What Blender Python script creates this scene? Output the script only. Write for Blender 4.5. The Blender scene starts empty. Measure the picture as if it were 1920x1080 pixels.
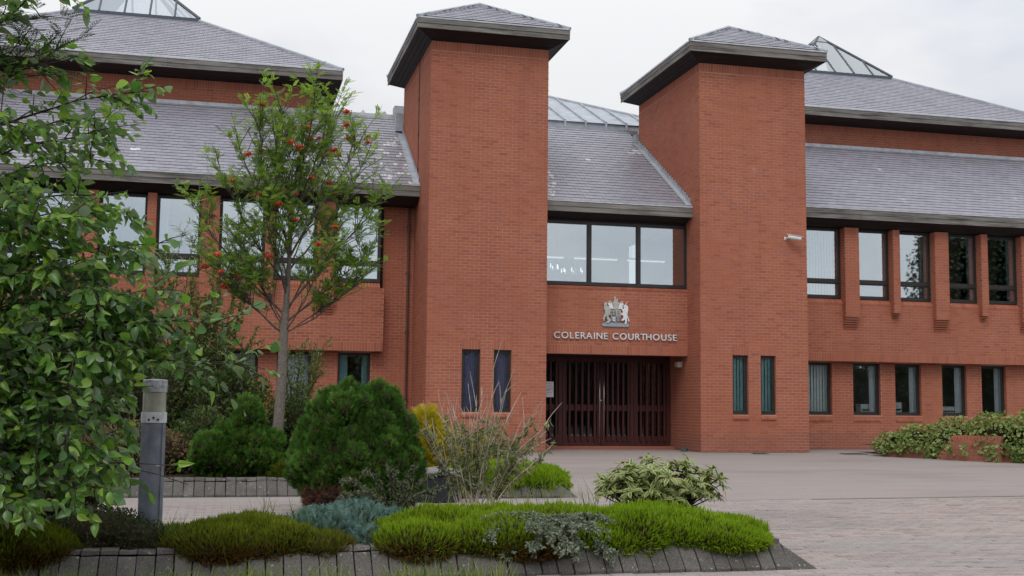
import bpy, math, random
import numpy as np
from mathutils import Vector, Matrix

S = bpy.context.scene
COL = S.collection
rnd = random.Random(7)
NR = np.random.RandomState(11)

# ------------------------------------------------------------------ camera
CAMZ = 1.107
cam_d = bpy.data.cameras.new('camera')
cam = bpy.data.objects.new('camera', cam_d)
COL.objects.link(cam)
yaw, pitch, roll = .2357, .0987, .0109
fw = Vector((math.sin(yaw), math.cos(yaw), 0)); rt = Vector((math.cos(yaw), -math.sin(yaw), 0)); up = Vector((0, 0, 1))
F = fw * math.cos(pitch) + up * math.sin(pitch); U = up * math.cos(pitch) - fw * math.sin(pitch)
R2 = rt * math.cos(roll) + U * math.sin(roll); U2 = U * math.cos(roll) - rt * math.sin(roll)
m = Matrix((R2, U2, -F)).transposed().to_4x4(); m.translation = (0, 0, CAMZ)
cam.matrix_world = m
cam_d.sensor_width = 36.0
cam_d.lens = 2215.34 / 1920 * 36
cam_d.clip_start = .1
cam_d.clip_end = 3000
S.camera = cam

# ------------------------------------------------------------------ sky, sun, exposure
SUN_EL, SUN_AZ = math.radians(52), math.radians(205)      # azimuth clockwise from +Y
world = bpy.data.worlds.new('World'); S.world = world
world.use_nodes = True
nt = world.node_tree; nt.nodes.clear()
def N(t, typ, **kw):
    n = t.nodes.new(typ)
    for k, v in kw.items():
        if k.startswith('_'): setattr(n, k[1:], v)
        else: n.inputs[k].default_value = v
    return n
L = nt.links.new
sky = nt.nodes.new('ShaderNodeTexSky'); sky.sky_type = 'NISHITA'; sky.sun_disc = False
sky.sun_elevation = SUN_EL; sky.sun_rotation = SUN_AZ
bg1 = N(nt, 'ShaderNodeBackground', Strength=.09); L(sky.outputs[0], bg1.inputs[0])
tc = nt.nodes.new('ShaderNodeTexCoord')
mp = nt.nodes.new('ShaderNodeMapping'); mp.inputs['Scale'].default_value = (1.0, 1.0, 2.4); mp.inputs['Location'].default_value = (.55, .1, .3)
L(tc.outputs['Generated'], mp.inputs[0])
nz = N(nt, 'ShaderNodeTexNoise', Scale=2.3, Detail=5.0, Roughness=.52); L(mp.outputs[0], nz.inputs['Vector'])
cr = nt.nodes.new('ShaderNodeValToRGB')
cr.color_ramp.elements[0].position = .36; cr.color_ramp.elements[0].color = (.63, .68, .775, 1)
cr.color_ramp.elements[1].position = .55; cr.color_ramp.elements[1].color = (.905, .905, .915, 1)
L(nz.outputs['Fac'], cr.inputs[0])
# overcast luminance rises gently from horizon to zenith
sx = nt.nodes.new('ShaderNodeSeparateXYZ'); L(tc.outputs['Generated'], sx.inputs[0])
mr = N(nt, 'ShaderNodeMapRange'); mr.inputs[1].default_value = 0.25; mr.inputs[2].default_value = 1.0; mr.inputs[3].default_value = 1.0; mr.inputs[4].default_value = 1.75
L(sx.outputs['Z'], mr.inputs[0])
bg2 = nt.nodes.new('ShaderNodeBackground'); L(cr.outputs[0], bg2.inputs[0]); L(mr.outputs[0], bg2.inputs[1])
mx = N(nt, 'ShaderNodeMixShader', Fac=.93); L(bg1.outputs[0], mx.inputs[1]); L(bg2.outputs[0], mx.inputs[2])
ow = nt.nodes.new('ShaderNodeOutputWorld'); L(mx.outputs[0], ow.inputs[0])

sd = bpy.data.lights.new('sun', 'SUN'); sd.energy = 1.0; sd.angle = math.radians(25); sd.color = (1, .965, .91)
so = bpy.data.objects.new('sun', sd); COL.objects.link(so)
sdir = Vector((math.sin(SUN_AZ) * math.cos(SUN_EL), math.cos(SUN_AZ) * math.cos(SUN_EL), math.sin(SUN_EL)))
so.rotation_euler = sdir.to_track_quat('Z', 'Y').to_euler(); so.location = (0, 0, 40)
S.view_settings.view_transform = 'Standard'; S.view_settings.look = 'None'
S.view_settings.exposure = 0.0; S.view_settings.gamma = 1.0; S.view_settings.use_curve_mapping = False
S.render.engine = 'CYCLES'
S.cycles.max_bounces = 6; S.cycles.transparent_max_bounces = 16

# ------------------------------------------------------------------ object helpers
WL = {}
def thing(name, label, cat, loc, group=None):
    o = bpy.data.objects.new(name, None); COL.objects.link(o)
    o.location = loc; o.empty_display_size = .2; WL[o.name] = Vector(loc)
    tag(o, label, cat, group); return o
def tag(o, label, cat, group=None):
    o['label'] = label; o['category'] = cat
    if group: o['group'] = group
    return o
def adopt(o, parent, loc):
    loc = Vector(loc); o.location = loc; WL[o.name] = loc
    if parent is not None:
        o.parent = parent; o.matrix_parent_inverse = Matrix.Translation(-WL[parent.name])
    return o
def rawmesh(name, V, Fc, mats, tint=None, edge=None, midx=None, smooth=False):
    """V (n,3) float array; Fc (m,k) int array or list of such arrays"""
    me = bpy.data.meshes.new(name)
    V = np.asarray(V, np.float32).reshape(-1, 3)
    if not isinstance(Fc, (list, tuple)): Fc = [Fc]
    Fc = [np.asarray(f, np.int32) for f in Fc if len(f)]
    me.vertices.add(len(V)); me.vertices.foreach_set('co', V.ravel())
    nl = sum(f.size for f in Fc); npol = sum(len(f) for f in Fc)
    me.loops.add(nl); me.loops.foreach_set('vertex_index', np.concatenate([f.ravel() for f in Fc]))
    me.polygons.add(npol)
    tot = np.concatenate([np.full(len(f), f.shape[1], np.int32) for f in Fc])
    st = np.concatenate([[0], np.cumsum(tot)[:-1]]).astype(np.int32)
    me.polygons.foreach_set('loop_start', st); me.polygons.foreach_set('loop_total', tot)
    for mt in (mats if isinstance(mats, (list, tuple)) else [mats]): me.materials.append(mt)
    if midx is not None: me.polygons.foreach_set('material_index', np.asarray(midx, np.int32))
    me.polygons.foreach_set('use_smooth', np.full(npol, bool(smooth)))
    me.update(calc_edges=True)
    for nm, a in (('tint', tint), ('edge', edge)):
        if a is not None:
            at = me.attributes.new(nm, 'FLOAT', 'POINT'); at.data.foreach_set('value', np.asarray(a, np.float32))
    return me
def meshobj(name, V, Fc, mats, parent=None, kind=None, **kw):
    V = np.asarray(V, float).reshape(-1, 3)
    lo, hi = V.min(0), V.max(0); c = np.array([(lo[0] + hi[0]) / 2, (lo[1] + hi[1]) / 2, lo[2]])
    o = bpy.data.objects.new(name, rawmesh(name, V - c, Fc, mats, **kw)); COL.objects.link(o)
    adopt(o, parent, c)
    if kind: o['kind'] = kind
    return o

class MB:
    """collects simple solids for one mesh"""
    def __init__(s): s.v = []; s.f = []; s.m = []
    def poly(s, vs, fs, m=0):
        b = len(s.v); s.v += [tuple(p) for p in vs]
        for f in fs: s.f.append(tuple(b + i for i in f)); s.m.append(m)
    def box(s, x0, x1, y0, y1, z0, z1, m=0):
        s.poly([(x0, y0, z0), (x1, y0, z0), (x1, y1, z0), (x0, y1, z0), (x0, y0, z1), (x1, y0, z1), (x1, y1, z1), (x0, y1, z1)],
               [(0, 3, 2, 1), (4, 5, 6, 7), (0, 1, 5, 4), (1, 2, 6, 5), (2, 3, 7, 6), (3, 0, 4, 7)], m)
    def obox(s, c, ax, ay, az, m=0):
        c = Vector(c); ax, ay, az = Vector(ax), Vector(ay), Vector(az)
        P = [c - ax - ay - az, c + ax - ay - az, c + ax + ay - az, c - ax + ay - az, c - ax - ay + az, c + ax - ay + az, c + ax + ay + az, c - ax + ay + az]
        s.poly(P, [(0, 3, 2, 1), (4, 5, 6, 7), (0, 1, 5, 4), (1, 2, 6, 5), (2, 3, 7, 6), (3, 0, 4, 7)], m)
    def prism(s, prof, axis, a, b, m=0):
        """prof: 2-D outline (counter-clockwise) in the two other axes, swept along axis 'x','y' or 'z'"""
        n = len(prof)
        def pt(p, t): return (t, p[0], p[1]) if axis == 'x' else ((p[0], t, p[1]) if axis == 'y' else (p[0], p[1], t))
        vs = [pt(p, a) for p in prof] + [pt(p, b) for p in prof]
        fs = [tuple(range(n))[::-1], tuple(range(n, 2 * n))] + [(i, (i + 1) % n, n + (i + 1) % n, n + i) for i in range(n)]
        s.poly(vs, fs, m)
    def cyl(s, p0, p1, r0, r1=None, n=12, m=0, cap=True):
        r1 = r0 if r1 is None else r1
        p0, p1 = Vector(p0), Vector(p1); d = (p1 - p0).normalized()
        a = d.orthogonal().normalized(); b = d.cross(a)
        vs = []
        for p, r in ((p0, r0), (p1, r1)):
            for i in range(n):
                t = 2 * math.pi * i / n; vs.append(p + (a * math.cos(t) + b * math.sin(t)) * r)
        fs = [(i, (i + 1) % n, n + (i + 1) % n, n + i) for i in range(n)]
        if cap: fs += [tuple(range(n))[::-1], tuple(range(n, 2 * n))]
        s.poly(vs, fs, m)
    def lathe(s, prof, cx, cy, n=20, m=0):
        vs = []; k = len(prof)
        for i in range(n):
            t = 2 * math.pi * i / n
            vs += [(cx + r * math.cos(t), cy + r * math.sin(t), z) for r, z in prof]
        fs = []
        for i in range(n):
            j = (i + 1) % n
            for q in range(k - 1): fs.append((i * k + q, j * k + q, j * k + q + 1, i * k + q + 1))
        fs.append(tuple(i * k + k - 1 for i in range(n)))
        s.poly(vs, fs, m)
    def build(s, name, mats, parent=None, kind=None, smooth=False, bevel=0):
        V = np.array([tuple(p) for p in s.v], float)
        lo, hi = V.min(0), V.max(0); c = np.array([(lo[0] + hi[0]) / 2, (lo[1] + hi[1]) / 2, lo[2]])
        me = bpy.data.meshes.new(name); me.from_pydata((V - c).tolist(), [], s.f)
        for mt in (mats if isinstance(mats, (list, tuple)) else [mats]): me.materials.append(mt)
        me.polygons.foreach_set('material_index', s.m)
        if smooth: me.polygons.foreach_set('use_smooth', np.ones(len(s.f), bool))
        me.update()
        o = bpy.data.objects.new(name, me); COL.objects.link(o); adopt(o, parent, c)
        if kind: o['kind'] = kind
        if bevel:
            b = o.modifiers.new('bevel', 'BEVEL'); b.width = bevel; b.segments = 2; b.limit_method = 'ANGLE'
        return o

# ------------------------------------------------------------------ materials
def mat(name, rough=.8, spec=.3):
    mt = bpy.data.materials.new(name); mt.use_nodes = True
    t = mt.node_tree; b = t.nodes['Principled BSDF']
    b.inputs['Roughness'].default_value = rough; b.inputs['Specular IOR Level'].default_value = spec
    return mt, t, b
def ramp(t, src, stops):
    r = t.nodes.new('ShaderNodeValToRGB'); e = r.color_ramp.elements
    while len(e) < len(stops): e.new(.5)
    for el, (p, c) in zip(e, stops): el.position = p; el.color = (*c, 1)
    t.links.new(src, r.inputs[0]); return r.outputs[0]
def noise(t, scale, detail=4, rough=.55, co='Object', sc=(1, 1, 1)):
    c = t.nodes.new('ShaderNodeTexCoord'); mpn = t.nodes.new('ShaderNodeMapping'); mpn.inputs['Scale'].default_value = sc
    if co == 'World':
        g = t.nodes.new('ShaderNodeNewGeometry'); t.links.new(g.outputs['Position'], mpn.inputs[0])
    else: t.links.new(c.outputs[co], mpn.inputs[0])
    n = N(t, 'ShaderNodeTexNoise', Scale=scale, Detail=detail, Roughness=rough); t.links.new(mpn.outputs[0], n.inputs['Vector'])
    return n.outputs['Fac']
def mixc(t, fac, a, b, mode='MIX'):
    n = t.nodes.new('ShaderNodeMix'); n.data_type = 'RGBA'; n.blend_type = mode
    for sock, v in ((n.inputs[0], fac), (n.inputs[6], a), (n.inputs[7], b)):
        if isinstance(v, (int, float)): sock.default_value = v
        elif isinstance(v, tuple): sock.default_value = (*v, 1)
        else: t.links.new(v, sock)
    return n.outputs[2]
def bump(t, b, h, strength=.3, dist=.01):
    n = N(t, 'ShaderNodeBump', Strength=strength, Distance=dist); t.links.new(h, n.inputs['Height']); t.links.new(n.outputs[0], b.inputs['Normal'])
def piece_random(t):
    """one random number per loose piece, whether the pieces are joined or single objects"""
    g = t.nodes.new('ShaderNodeNewGeometry'); o = t.nodes.new('ShaderNodeObjectInfo')
    a = N(t, 'ShaderNodeMath', _operation='ADD'); t.links.new(g.outputs['Random Per Island'], a.inputs[0]); t.links.new(o.outputs['Random'], a.inputs[1])
    f = N(t, 'ShaderNodeMath', _operation='FRACT'); t.links.new(a.outputs[0], f.inputs[0]); return f.outputs[0]
def simple(name, col, rough=.7, spec=.3, var=.15, scale=8, metallic=0):
    mt, t, b = mat(name, rough, spec); b.inputs['Metallic'].default_value = metallic
    n = noise(t, scale, co='World')
    lo = tuple(c * (1 - var) for c in col); hi = tuple(min(1, c * (1 + var)) for c in col)
    t.links.new(ramp(t, n, [(.3, lo), (.7, hi)]), b.inputs['Base Color']); return mt

def brick_material():
    mt, t, b = mat('red_brick', .85, .2)
    r = piece_random(t)
    c = ramp(t, r, [(0, (.27, .09, .062)), (.06, (.315, .108, .07)), (.2, (.36, .127, .079)), (.6, (.39, .139, .085)), (.88, (.415, .158, .098)), (1, (.32, .125, .108))])
    n1 = noise(t, .55, 3, co='World', sc=(1, 1, 1.6))
    n2 = noise(t, 60, 3, co='World')
    c = mixc(t, ramp(t, n1, [(.35, (0, 0, 0)), (.75, (.35, .35, .35))]), c, (.34, .125, .085))
    c = mixc(t, .25, c, ramp(t, n2, [(.3, (.27, .075, .04)), (.7, (.54, .19, .10))]))
    n3 = noise(t, 1.9, 7, .75, co='World', sc=(1, 1, .6)); c = mixc(t, ramp(t, n3, [(.66, (0, 0, 0)), (.76, (.4, .4, .4))]), c, (.56, .40, .35))
    n4 = noise(t, .28, 3, co='World'); c = mixc(t, ramp(t, n4, [(.42, (0, 0, 0)), (.68, (.3, .3, .3))]), c, (.285, .085, .05))
    gp = t.nodes.new('ShaderNodeNewGeometry'); sp = t.nodes.new('ShaderNodeSeparateXYZ'); t.links.new(gp.outputs['Position'], sp.inputs[0])
    nd = noise(t, 1.6, 5, .65, co='World'); ms = N(t, 'ShaderNodeMath', _operation='MULTIPLY_ADD'); t.links.new(nd, ms.inputs[0]); ms.inputs[1].default_value = -.8; t.links.new(sp.outputs['Z'], ms.inputs[2])
    c = mixc(t, ramp(t, ms.outputs[0], [(0, (.42, .42, .42)), (.08, (0, 0, 0))]), c, (.20, .10, .08))
    n5 = noise(t, 1.0, 4, .6, co='World', sc=(3.2, 3.2, .16)); c = mixc(t, ramp(t, n5, [(.50, (0, 0, 0)), (.72, (.38, .38, .38))]), c, (.25, .085, .06))
    t.links.new(c, b.inputs['Base Color']); bump(t, b, n2, .3, .004); return mt
def mortar_material():
    mt, t, b = mat('mortar', .95, .1)
    n1 = noise(t, .7, 3, co='World'); n2 = noise(t, 40, 2, co='World')
    c = ramp(t, n1, [(.35, (.40, .165, .105)), (.65, (.56, .31, .235))])
    c = mixc(t, .3, c, ramp(t, n2, [(.3, (.34, .15, .10)), (.7, (.62, .38, .30))]))
    t.links.new(c, b.inputs['Base Color']); return mt
def slate_material():
    mt, t, b = mat('slate', .42, .5)
    r = piece_random(t)
    c = ramp(t, r, [(0, (.235, .235, .275)), (.3, (.272, .27, .315)), (.8, (.297, .294, .34)), (1, (.25, .238, .28))])
    n1 = noise(t, .8, 4, co='World'); n2 = noise(t, 25, 4, co='World'); n3 = noise(t, 1.1, 6, .7, co='World', sc=(1.3, .5, .5))
    c = mixc(t, ramp(t, n1, [(.4, (0, 0, 0)), (.7, (.3, .3, .3))]), c, (.235, .228, .265))
    c = mixc(t, ramp(t, n2, [(.55, (0, 0, 0)), (.75, (.3, .3, .3))]), c, (.36, .355, .39))
    c = mixc(t, ramp(t, n3, [(.66, (0, 0, 0)), (.72, (.7, .7, .7))]), c, (.62, .62, .65))
    t.links.new(c, b.inputs['Base Color']); bump(t, b, n2, .25, .004); return mt
def wood_material(name, dark, light, sc, rough=.75):
    mt, t, b = mat(name, rough, .25)
    n1 = noise(t, 1, 6, .65, co='World', sc=sc); n2 = noise(t, .8, 3, co='World')
    c = ramp(t, n1, [(.3, dark), (.52, tuple((a + q) / 2 for a, q in zip(dark, light))), (.68, light)])
    c = mixc(t, ramp(t, n2, [(.4, (0, 0, 0)), (.65, (.5, .5, .5))]), c, tuple(q * .9 for q in light))
    t.links.new(c, b.inputs['Base Color']); bump(t, b, n1, .4, .006); return mt
def paver_material():
    mt, t, b = mat('concrete_paver', .8, .3)
    r = piece_random(t)
    n1 = noise(t, .5, 4, co='World', sc=(.3, 2.2, 1)); n2 = noise(t, 45, 3, co='World'); n3 = noise(t, .35, 4, co='World', sc=(.5, 1.2, 1)); n5 = noise(t, 1.0, 5, .7, co='World', sc=(.35, 7, 1)); n6 = noise(t, 1.0, 4, .6, co='World', sc=(.10, .9, 1))
    c = ramp(t, r, [(0, (.25, .205, .19)), (.4, (.355, .285, .26)), (.75, (.395, .31, .28)), (1, (.33, .30, .29))])
    c = mixc(t, ramp(t, n1, [(.42, (0, 0, 0)), (.58, (.6, .6, .6))]), c, (.29, .28, .275))
    c = mixc(t, .3, c, ramp(t, n2, [(.3, (.17, .15, .14)), (.7, (.42, .37, .35))]))
    c = mixc(t, ramp(t, n6, [(.40, (.22, .22, .22)), (.54, (0, 0, 0))]), c, (.25, .22, .205))
    c = mixc(t, ramp(t, n5, [(.40, (.32, .32, .32)), (.5, (0, 0, 0))]), c, (.19, .165, .155))
    c = mixc(t, ramp(t, n3, [(.50, (0, 0, 0)), (.66, (.5, .5, .5))]), c, (.19, .165, .155))
    t.links.new(c, b.inputs['Base Color']); bump(t, b, n2, .35, .003); return mt
def plaza_material():
    """bedding between the built pavers; farther off it carries the paver pattern itself"""
    mt, t, b = mat('paving_far', .8, .3)
    g = t.nodes.new('ShaderNodeNewGeometry'); mpn = t.nodes.new('ShaderNodeMapping'); mpn.inputs['Scale'].default_value = (1, 1, 1)
    t.links.new(g.outputs['Position'], mpn.inputs[0])
    br = N(t, 'ShaderNodeTexBrick', Scale=1.0); br.inputs['Brick Width'].default_value = .2; br.inputs['Row Height'].default_value = .1
    br.inputs['Mortar Size'].default_value = .004; br.inputs['Bias'].default_value = 0
    br.inputs['Color1'].default_value = (.365, .292, .266, 1); br.inputs['Color2'].default_value = (.325, .285, .265, 1); br.inputs['Mortar'].default_value = (.10, .09, .08, 1)
    t.links.new(mpn.outputs[0], br.inputs['Vector'])
    n1 = noise(t, .5, 4, co='World', sc=(.3, 2.2, 1)); n2 = noise(t, 45, 3, co='World'); n3 = noise(t, .35, 4, co='World', sc=(.5, 1.2, 1)); n5 = noise(t, 1.0, 5, .7, co='World', sc=(.35, 7, 1)); n6 = noise(t, 1.0, 4, .6, co='World', sc=(.10, .9, 1))
    c = mixc(t, ramp(t, n1, [(.42, (0, 0, 0)), (.58, (.6, .6, .6))]), br.outputs[0], (.29, .28, .275))
    c = mixc(t, .3, c, ramp(t, n2, [(.3, (.17, .15, .14)), (.7, (.42, .37, .35))]))
    c = mixc(t, ramp(t, n6, [(.40, (.22, .22, .22)), (.54, (0, 0, 0))]), c, (.25, .22, .205))
    c = mixc(t, ramp(t, n5, [(.40, (.32, .32, .32)), (.5, (0, 0, 0))]), c, (.19, .165, .155))
    c = mixc(t, ramp(t, n3, [(.50, (0, 0, 0)), (.66, (.5, .5, .5))]), c, (.19, .165, .155))
    t.links.new(c, b.inputs['Base Color']); return mt
def concrete_material():
    mt, t, b = mat('kerb_concrete', .9, .2)
    r = piece_random(t); n1 = noise(t, 7, 4, co='World'); n2 = noise(t, 70, 3, co='World'); n3 = noise(t, 28, 3, .7, co='World')
    c = ramp(t, r, [(0, (.075, .07, .063)), (1, (.135, .126, .115))])
    c = mixc(t, ramp(t, n1, [(.4, (0, 0, 0)), (.7, (.75, .75, .75))]), c, (.055, .048, .040))
    c = mixc(t, .35, c, ramp(t, n2, [(.3, (.045, .042, .038)), (.7, (.22, .205, .19))]))
    c = mixc(t, ramp(t, n3, [(.64, (0, 0, 0)), (.69, (.7, .7, .7))]), c, (.42, .42, .39))
    t.links.new(c, b.inputs['Base Color']); bump(t, b, n2, .5, .004); return mt
def leaf_material(name, stops, trans=.35, rough=.45, spec=.4, edgecol=None, tipstops=None, under=None):
    """colour by the per-leaf tint; optional edge colour / colour along a shoot (attribute edge)"""
    mt, t, b = mat(name, rough, spec)
    a = N(t, 'ShaderNodeAttribute', _attribute_name='tint'); e = N(t, 'ShaderNodeAttribute', _attribute_name='edge')
    o = t.nodes.new('ShaderNodeObjectInfo')
    s1 = N(t, 'ShaderNodeMath', _operation='MULTIPLY_ADD'); t.links.new(o.outputs['Random'], s1.inputs[0]); s1.inputs[1].default_value = .13; t.links.new(a.outputs['Fac'], s1.inputs[2])
    c = ramp(t, s1.outputs[0], stops)
    if edgecol: c = mixc(t, ramp(t, e.outputs['Fac'], [(.48, (0, 0, 0)), (.7, (.9, .9, .9))]), c, edgecol)
    if tipstops is not None:
        c = mixc(t, ramp(t, e.outputs['Fac'], [(.0, (1, 1, 1)), (.6, (0, 0, 0))]), c, tipstops)
    if under:
        g = t.nodes.new('ShaderNodeNewGeometry'); c = mixc(t, g.outputs['Backfacing'], c, under)
    t.links.new(c, b.inputs['Base Color'])
    tr = t.nodes.new('ShaderNodeBsdfTranslucent'); t.links.new(mixc(t, 1.0, c, (1.15, 1.25, .6), 'MULTIPLY'), tr.inputs[0])
    ms = N(t, 'ShaderNodeMixShader', Fac=trans); t.links.new(b.outputs[0], ms.inputs[1]); t.links.new(tr.outputs[0], ms.inputs[2])
    t.links.new(ms.outputs[0], t.nodes['Material Output'].inputs[0]); return mt
def glass_material(name, refl=.5, tint=(.75, .82, .84)):
    mt = bpy.data.materials.new(name); mt.use_nodes = True; t = mt.node_tree; t.nodes.clear()
    gl = N(t, 'ShaderNodeBsdfGlossy', Roughness=.015); gl.inputs[0].default_value = (.90, .96, 1.0, 1)
    tp = t.nodes.new('ShaderNodeBsdfTransparent'); tp.inputs[0].default_value = (*tint, 1)
    fr = N(t, 'ShaderNodeLayerWeight', Blend=.25)
    mrn = N(t, 'ShaderNodeMapRange'); mrn.inputs[3].default_value = refl; mrn.inputs[4].default_value = 1.0; t.links.new(fr.outputs['Fresnel'], mrn.inputs[0])
    msn = t.nodes.new('ShaderNodeMixShader'); t.links.new(mrn.outputs[0], msn.inputs[0]); t.links.new(tp.outputs[0], msn.inputs[1]); t.links.new(gl.outputs[0], msn.inputs[2])
    on = t.nodes.new('ShaderNodeOutputMaterial'); t.links.new(msn.outputs[0], on.inputs[0]); return mt
def emit(name, col, s):
    mt = bpy.data.materials.new(name); mt.use_nodes = True; b = mt.node_tree.nodes['Principled BSDF']
    b.inputs['Base Color'].default_value = (*col, 1); b.inputs['Emission Color'].default_value = (*col, 1); b.inputs['Emission Strength'].default_value = s; return mt

BRICK, MORTAR, SLATE = brick_material(), mortar_material(), slate_material()
FASCIA = wood_material('weathered_fascia', (.032, .027, .024), (.29, .275, .255), (1.1, 1.1, 18))
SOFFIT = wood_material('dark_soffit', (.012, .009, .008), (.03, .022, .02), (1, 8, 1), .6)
DOORWOOD = wood_material('maroon_door_wood', (.036, .012, .011), (.088, .026, .023), (20, 20, 1), .5)
LEAD = simple('lead_flashing', (.36, .39, .43), .5, .5, .2, 3)
FRAME = simple('dark_brown_frame', (.030, .026, .026), .45, .4, .2)
GLASS, SKYGLASS = glass_material('window_glass', .42, (.82, .88, .9)), glass_material('rooflight_glass', .35, (.72, .75, .79))
GLASSLOW = glass_material('ground_floor_glass', .15, (.96, .98, .98)); DOORGLASS = glass_material('door_glass', .08, (.5, .5, .5))
BLIND = simple('white_blind', (.82, .86, .88), .8, .2, .05)
TEAL = simple('teal_blind', (.34, .56, .58), .8, .2, .1)
PURPLE = simple('violet_curtain', (.27, .26, .43), .8, .2, .1)
INNER = simple('interior_plaster', (.36, .35, .34), .9, .1, .05)
PALE_LEAD = simple('pale_lead', (.52, .55, .58), .5, .4, .2, 5); STAINED = None
SLATE_EDGE_SHADE = simple('slate_edge_shade', (.075, .07, .085), .8, .2, .3, 20)  # dark edge colour paints in the joint shadows between slate rows
PAVER, PLAZA, KERB = paver_material(), plaza_material(), concrete_material()
SOIL = simple('garden_soil', (.035, .026, .018), .95, .1, .4, 12)
STEEL = simple('brushed_steel', (.55, .55, .54), .3, .5, .1, 5, 1.0)
WHITE = simple('white_plastic', (.70, .71, .71), .5, .4, .06)
SILVER = simple('silver_lettering', (.66, .67, .68), .4, .5, .08)
BARK = simple('grey_bark', (.17, .145, .125), .9, .2, .35, 30)
TWIG = simple('dark_twig', (.055, .042, .033), .9, .2, .3, 30)

def stained_slate():
    mt, t, b = mat('streaked_slate', .55, .4)
    n = noise(t, 5.0, 5, .7, co='World', sc=(1.6, .7, .7)); c = ramp(t, n, [(.44, (.27, .265, .30)), (.56, (.66, .66, .69))])
    t.links.new(c, b.inputs['Base Color']); return mt
STAINED = stained_slate()
def gz(y): return .012 * (y - 27.5) if y < 27.5 else 0.0

# ------------------------------------------------------------------ ground and paving
mb = MB()
mb.poly([(-400, -400, gz(-400) * .1 - .32), (400, -400, gz(-400) * .1 - .32), (400, 5, gz(5) - .05), (-400, 5, gz(5) - .05),
         (400, 27.5, -.03), (-400, 27.5, -.03), (400, 500, -.03), (-400, 500, -.03)],
        [(0, 1, 2, 3), (3, 2, 4, 5), (5, 4, 6, 7)])
gr = mb.build('ground', simple('tarmac', (.06, .06, .06), .9, .2, .2, 6)); gr['kind'] = 'structure'
mb = MB()
ys = [2, 27.5, 31]
mb.poly([(-9, 2, gz(2) - .008), (30, 2, gz(2) - .008), (30, 27.5, -.008), (-9, 27.5, -.008), (30, 31, -.008), (-9, 31, -.008)], [(0, 1, 2, 3), (3, 2, 4, 5)])
plaza = mb.build('plaza', PLAZA); plaza['kind'] = 'structure'

def paver_box(x0, x1, y0, y1, dz):
    zt0, zt1 = gz(y0) + dz, gz(y1) + dz; b = .008; d = .05
    return [(x0, y0, zt0 - d), (x1, y0, zt0 - d), (x1, y1, zt1 - d), (x0, y1, zt1 - d), (x0, y0, zt0 - b), (x1, y0, zt0 - b), (x1, y1, zt1 - b), (x0, y1, zt1 - b),
            (x0 + b, y0 + b, zt0), (x1 - b, y0 + b, zt0), (x1 - b, y1 - b, zt1), (x0 + b, y1 - b, zt1)]
PF = [(8, 9, 10, 11), (4, 5, 9, 8), (5, 6, 10, 9), (6, 7, 11, 10), (7, 4, 8, 11), (0, 1, 5, 4), (1, 2, 6, 5), (3, 0, 4, 7)]
pv, singles = [], []
y = 8.3; row = 0
while y < 15.02:
    off = (row % 2) * .1
    x = (-2.4 if y > 11 else 1.9) + off
    while x < 5.2 + y * .62:
        inbed = (y < 11.3 and x < 4.9 and y > 9.0)
        if not inbed:
            dz = rnd.gauss(0, .003)
            if 8.45 < y < 9.05 and 1.9 < x < 7.2 and len(singles) < 150 or (9.05 <= y < 10.4 and 5 < x < 6.9 and len(singles) < 300): singles.append((x, y, dz))
            else: pv.append(paver_box(x + .0025, x + .1975, y + .0025, y + .0975, dz))
        x += .2
    y += .1; row += 1
V = np.array(pv).reshape(-1, 3); n = len(pv)
Fq = (np.arange(n)[:, None, None] * 12 + np.array(PF)[None]).reshape(-1, 4)
meshobj('paver_field', V, Fq, PAVER, plaza, 'stuff')
pm = rawmesh('paver', np.array(paver_box(-.098, .098, -.048, .048, 0)) - np.array([0, 0, gz(0)]), np.array(PF), PAVER)
for (x, y, dz) in singles:
    o = bpy.data.objects.new('paver', pm); COL.objects.link(o); adopt(o, plaza, (x + .1, y + .05, gz(y + .05) + dz))
# drainage channel across the plaza, a line of dark cast units
mb = MB()
def chy(x): return 15.07 + (x - 6.3) * .06
x = 5.4
while x < 16:
    z = gz(chy(x + .5)); mb.poly([(x, chy(x), z + .003), (x + .99, chy(x + .99), z + .003), (x + .99, chy(x + .99) + .06, z + .003), (x, chy(x) + .06, z + .003)], [(0, 1, 2, 3)]); x += 1.0
mb.build('drain_channel', simple('cast_channel', (.19, .185, .185), .7, .4), plaza)

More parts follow.
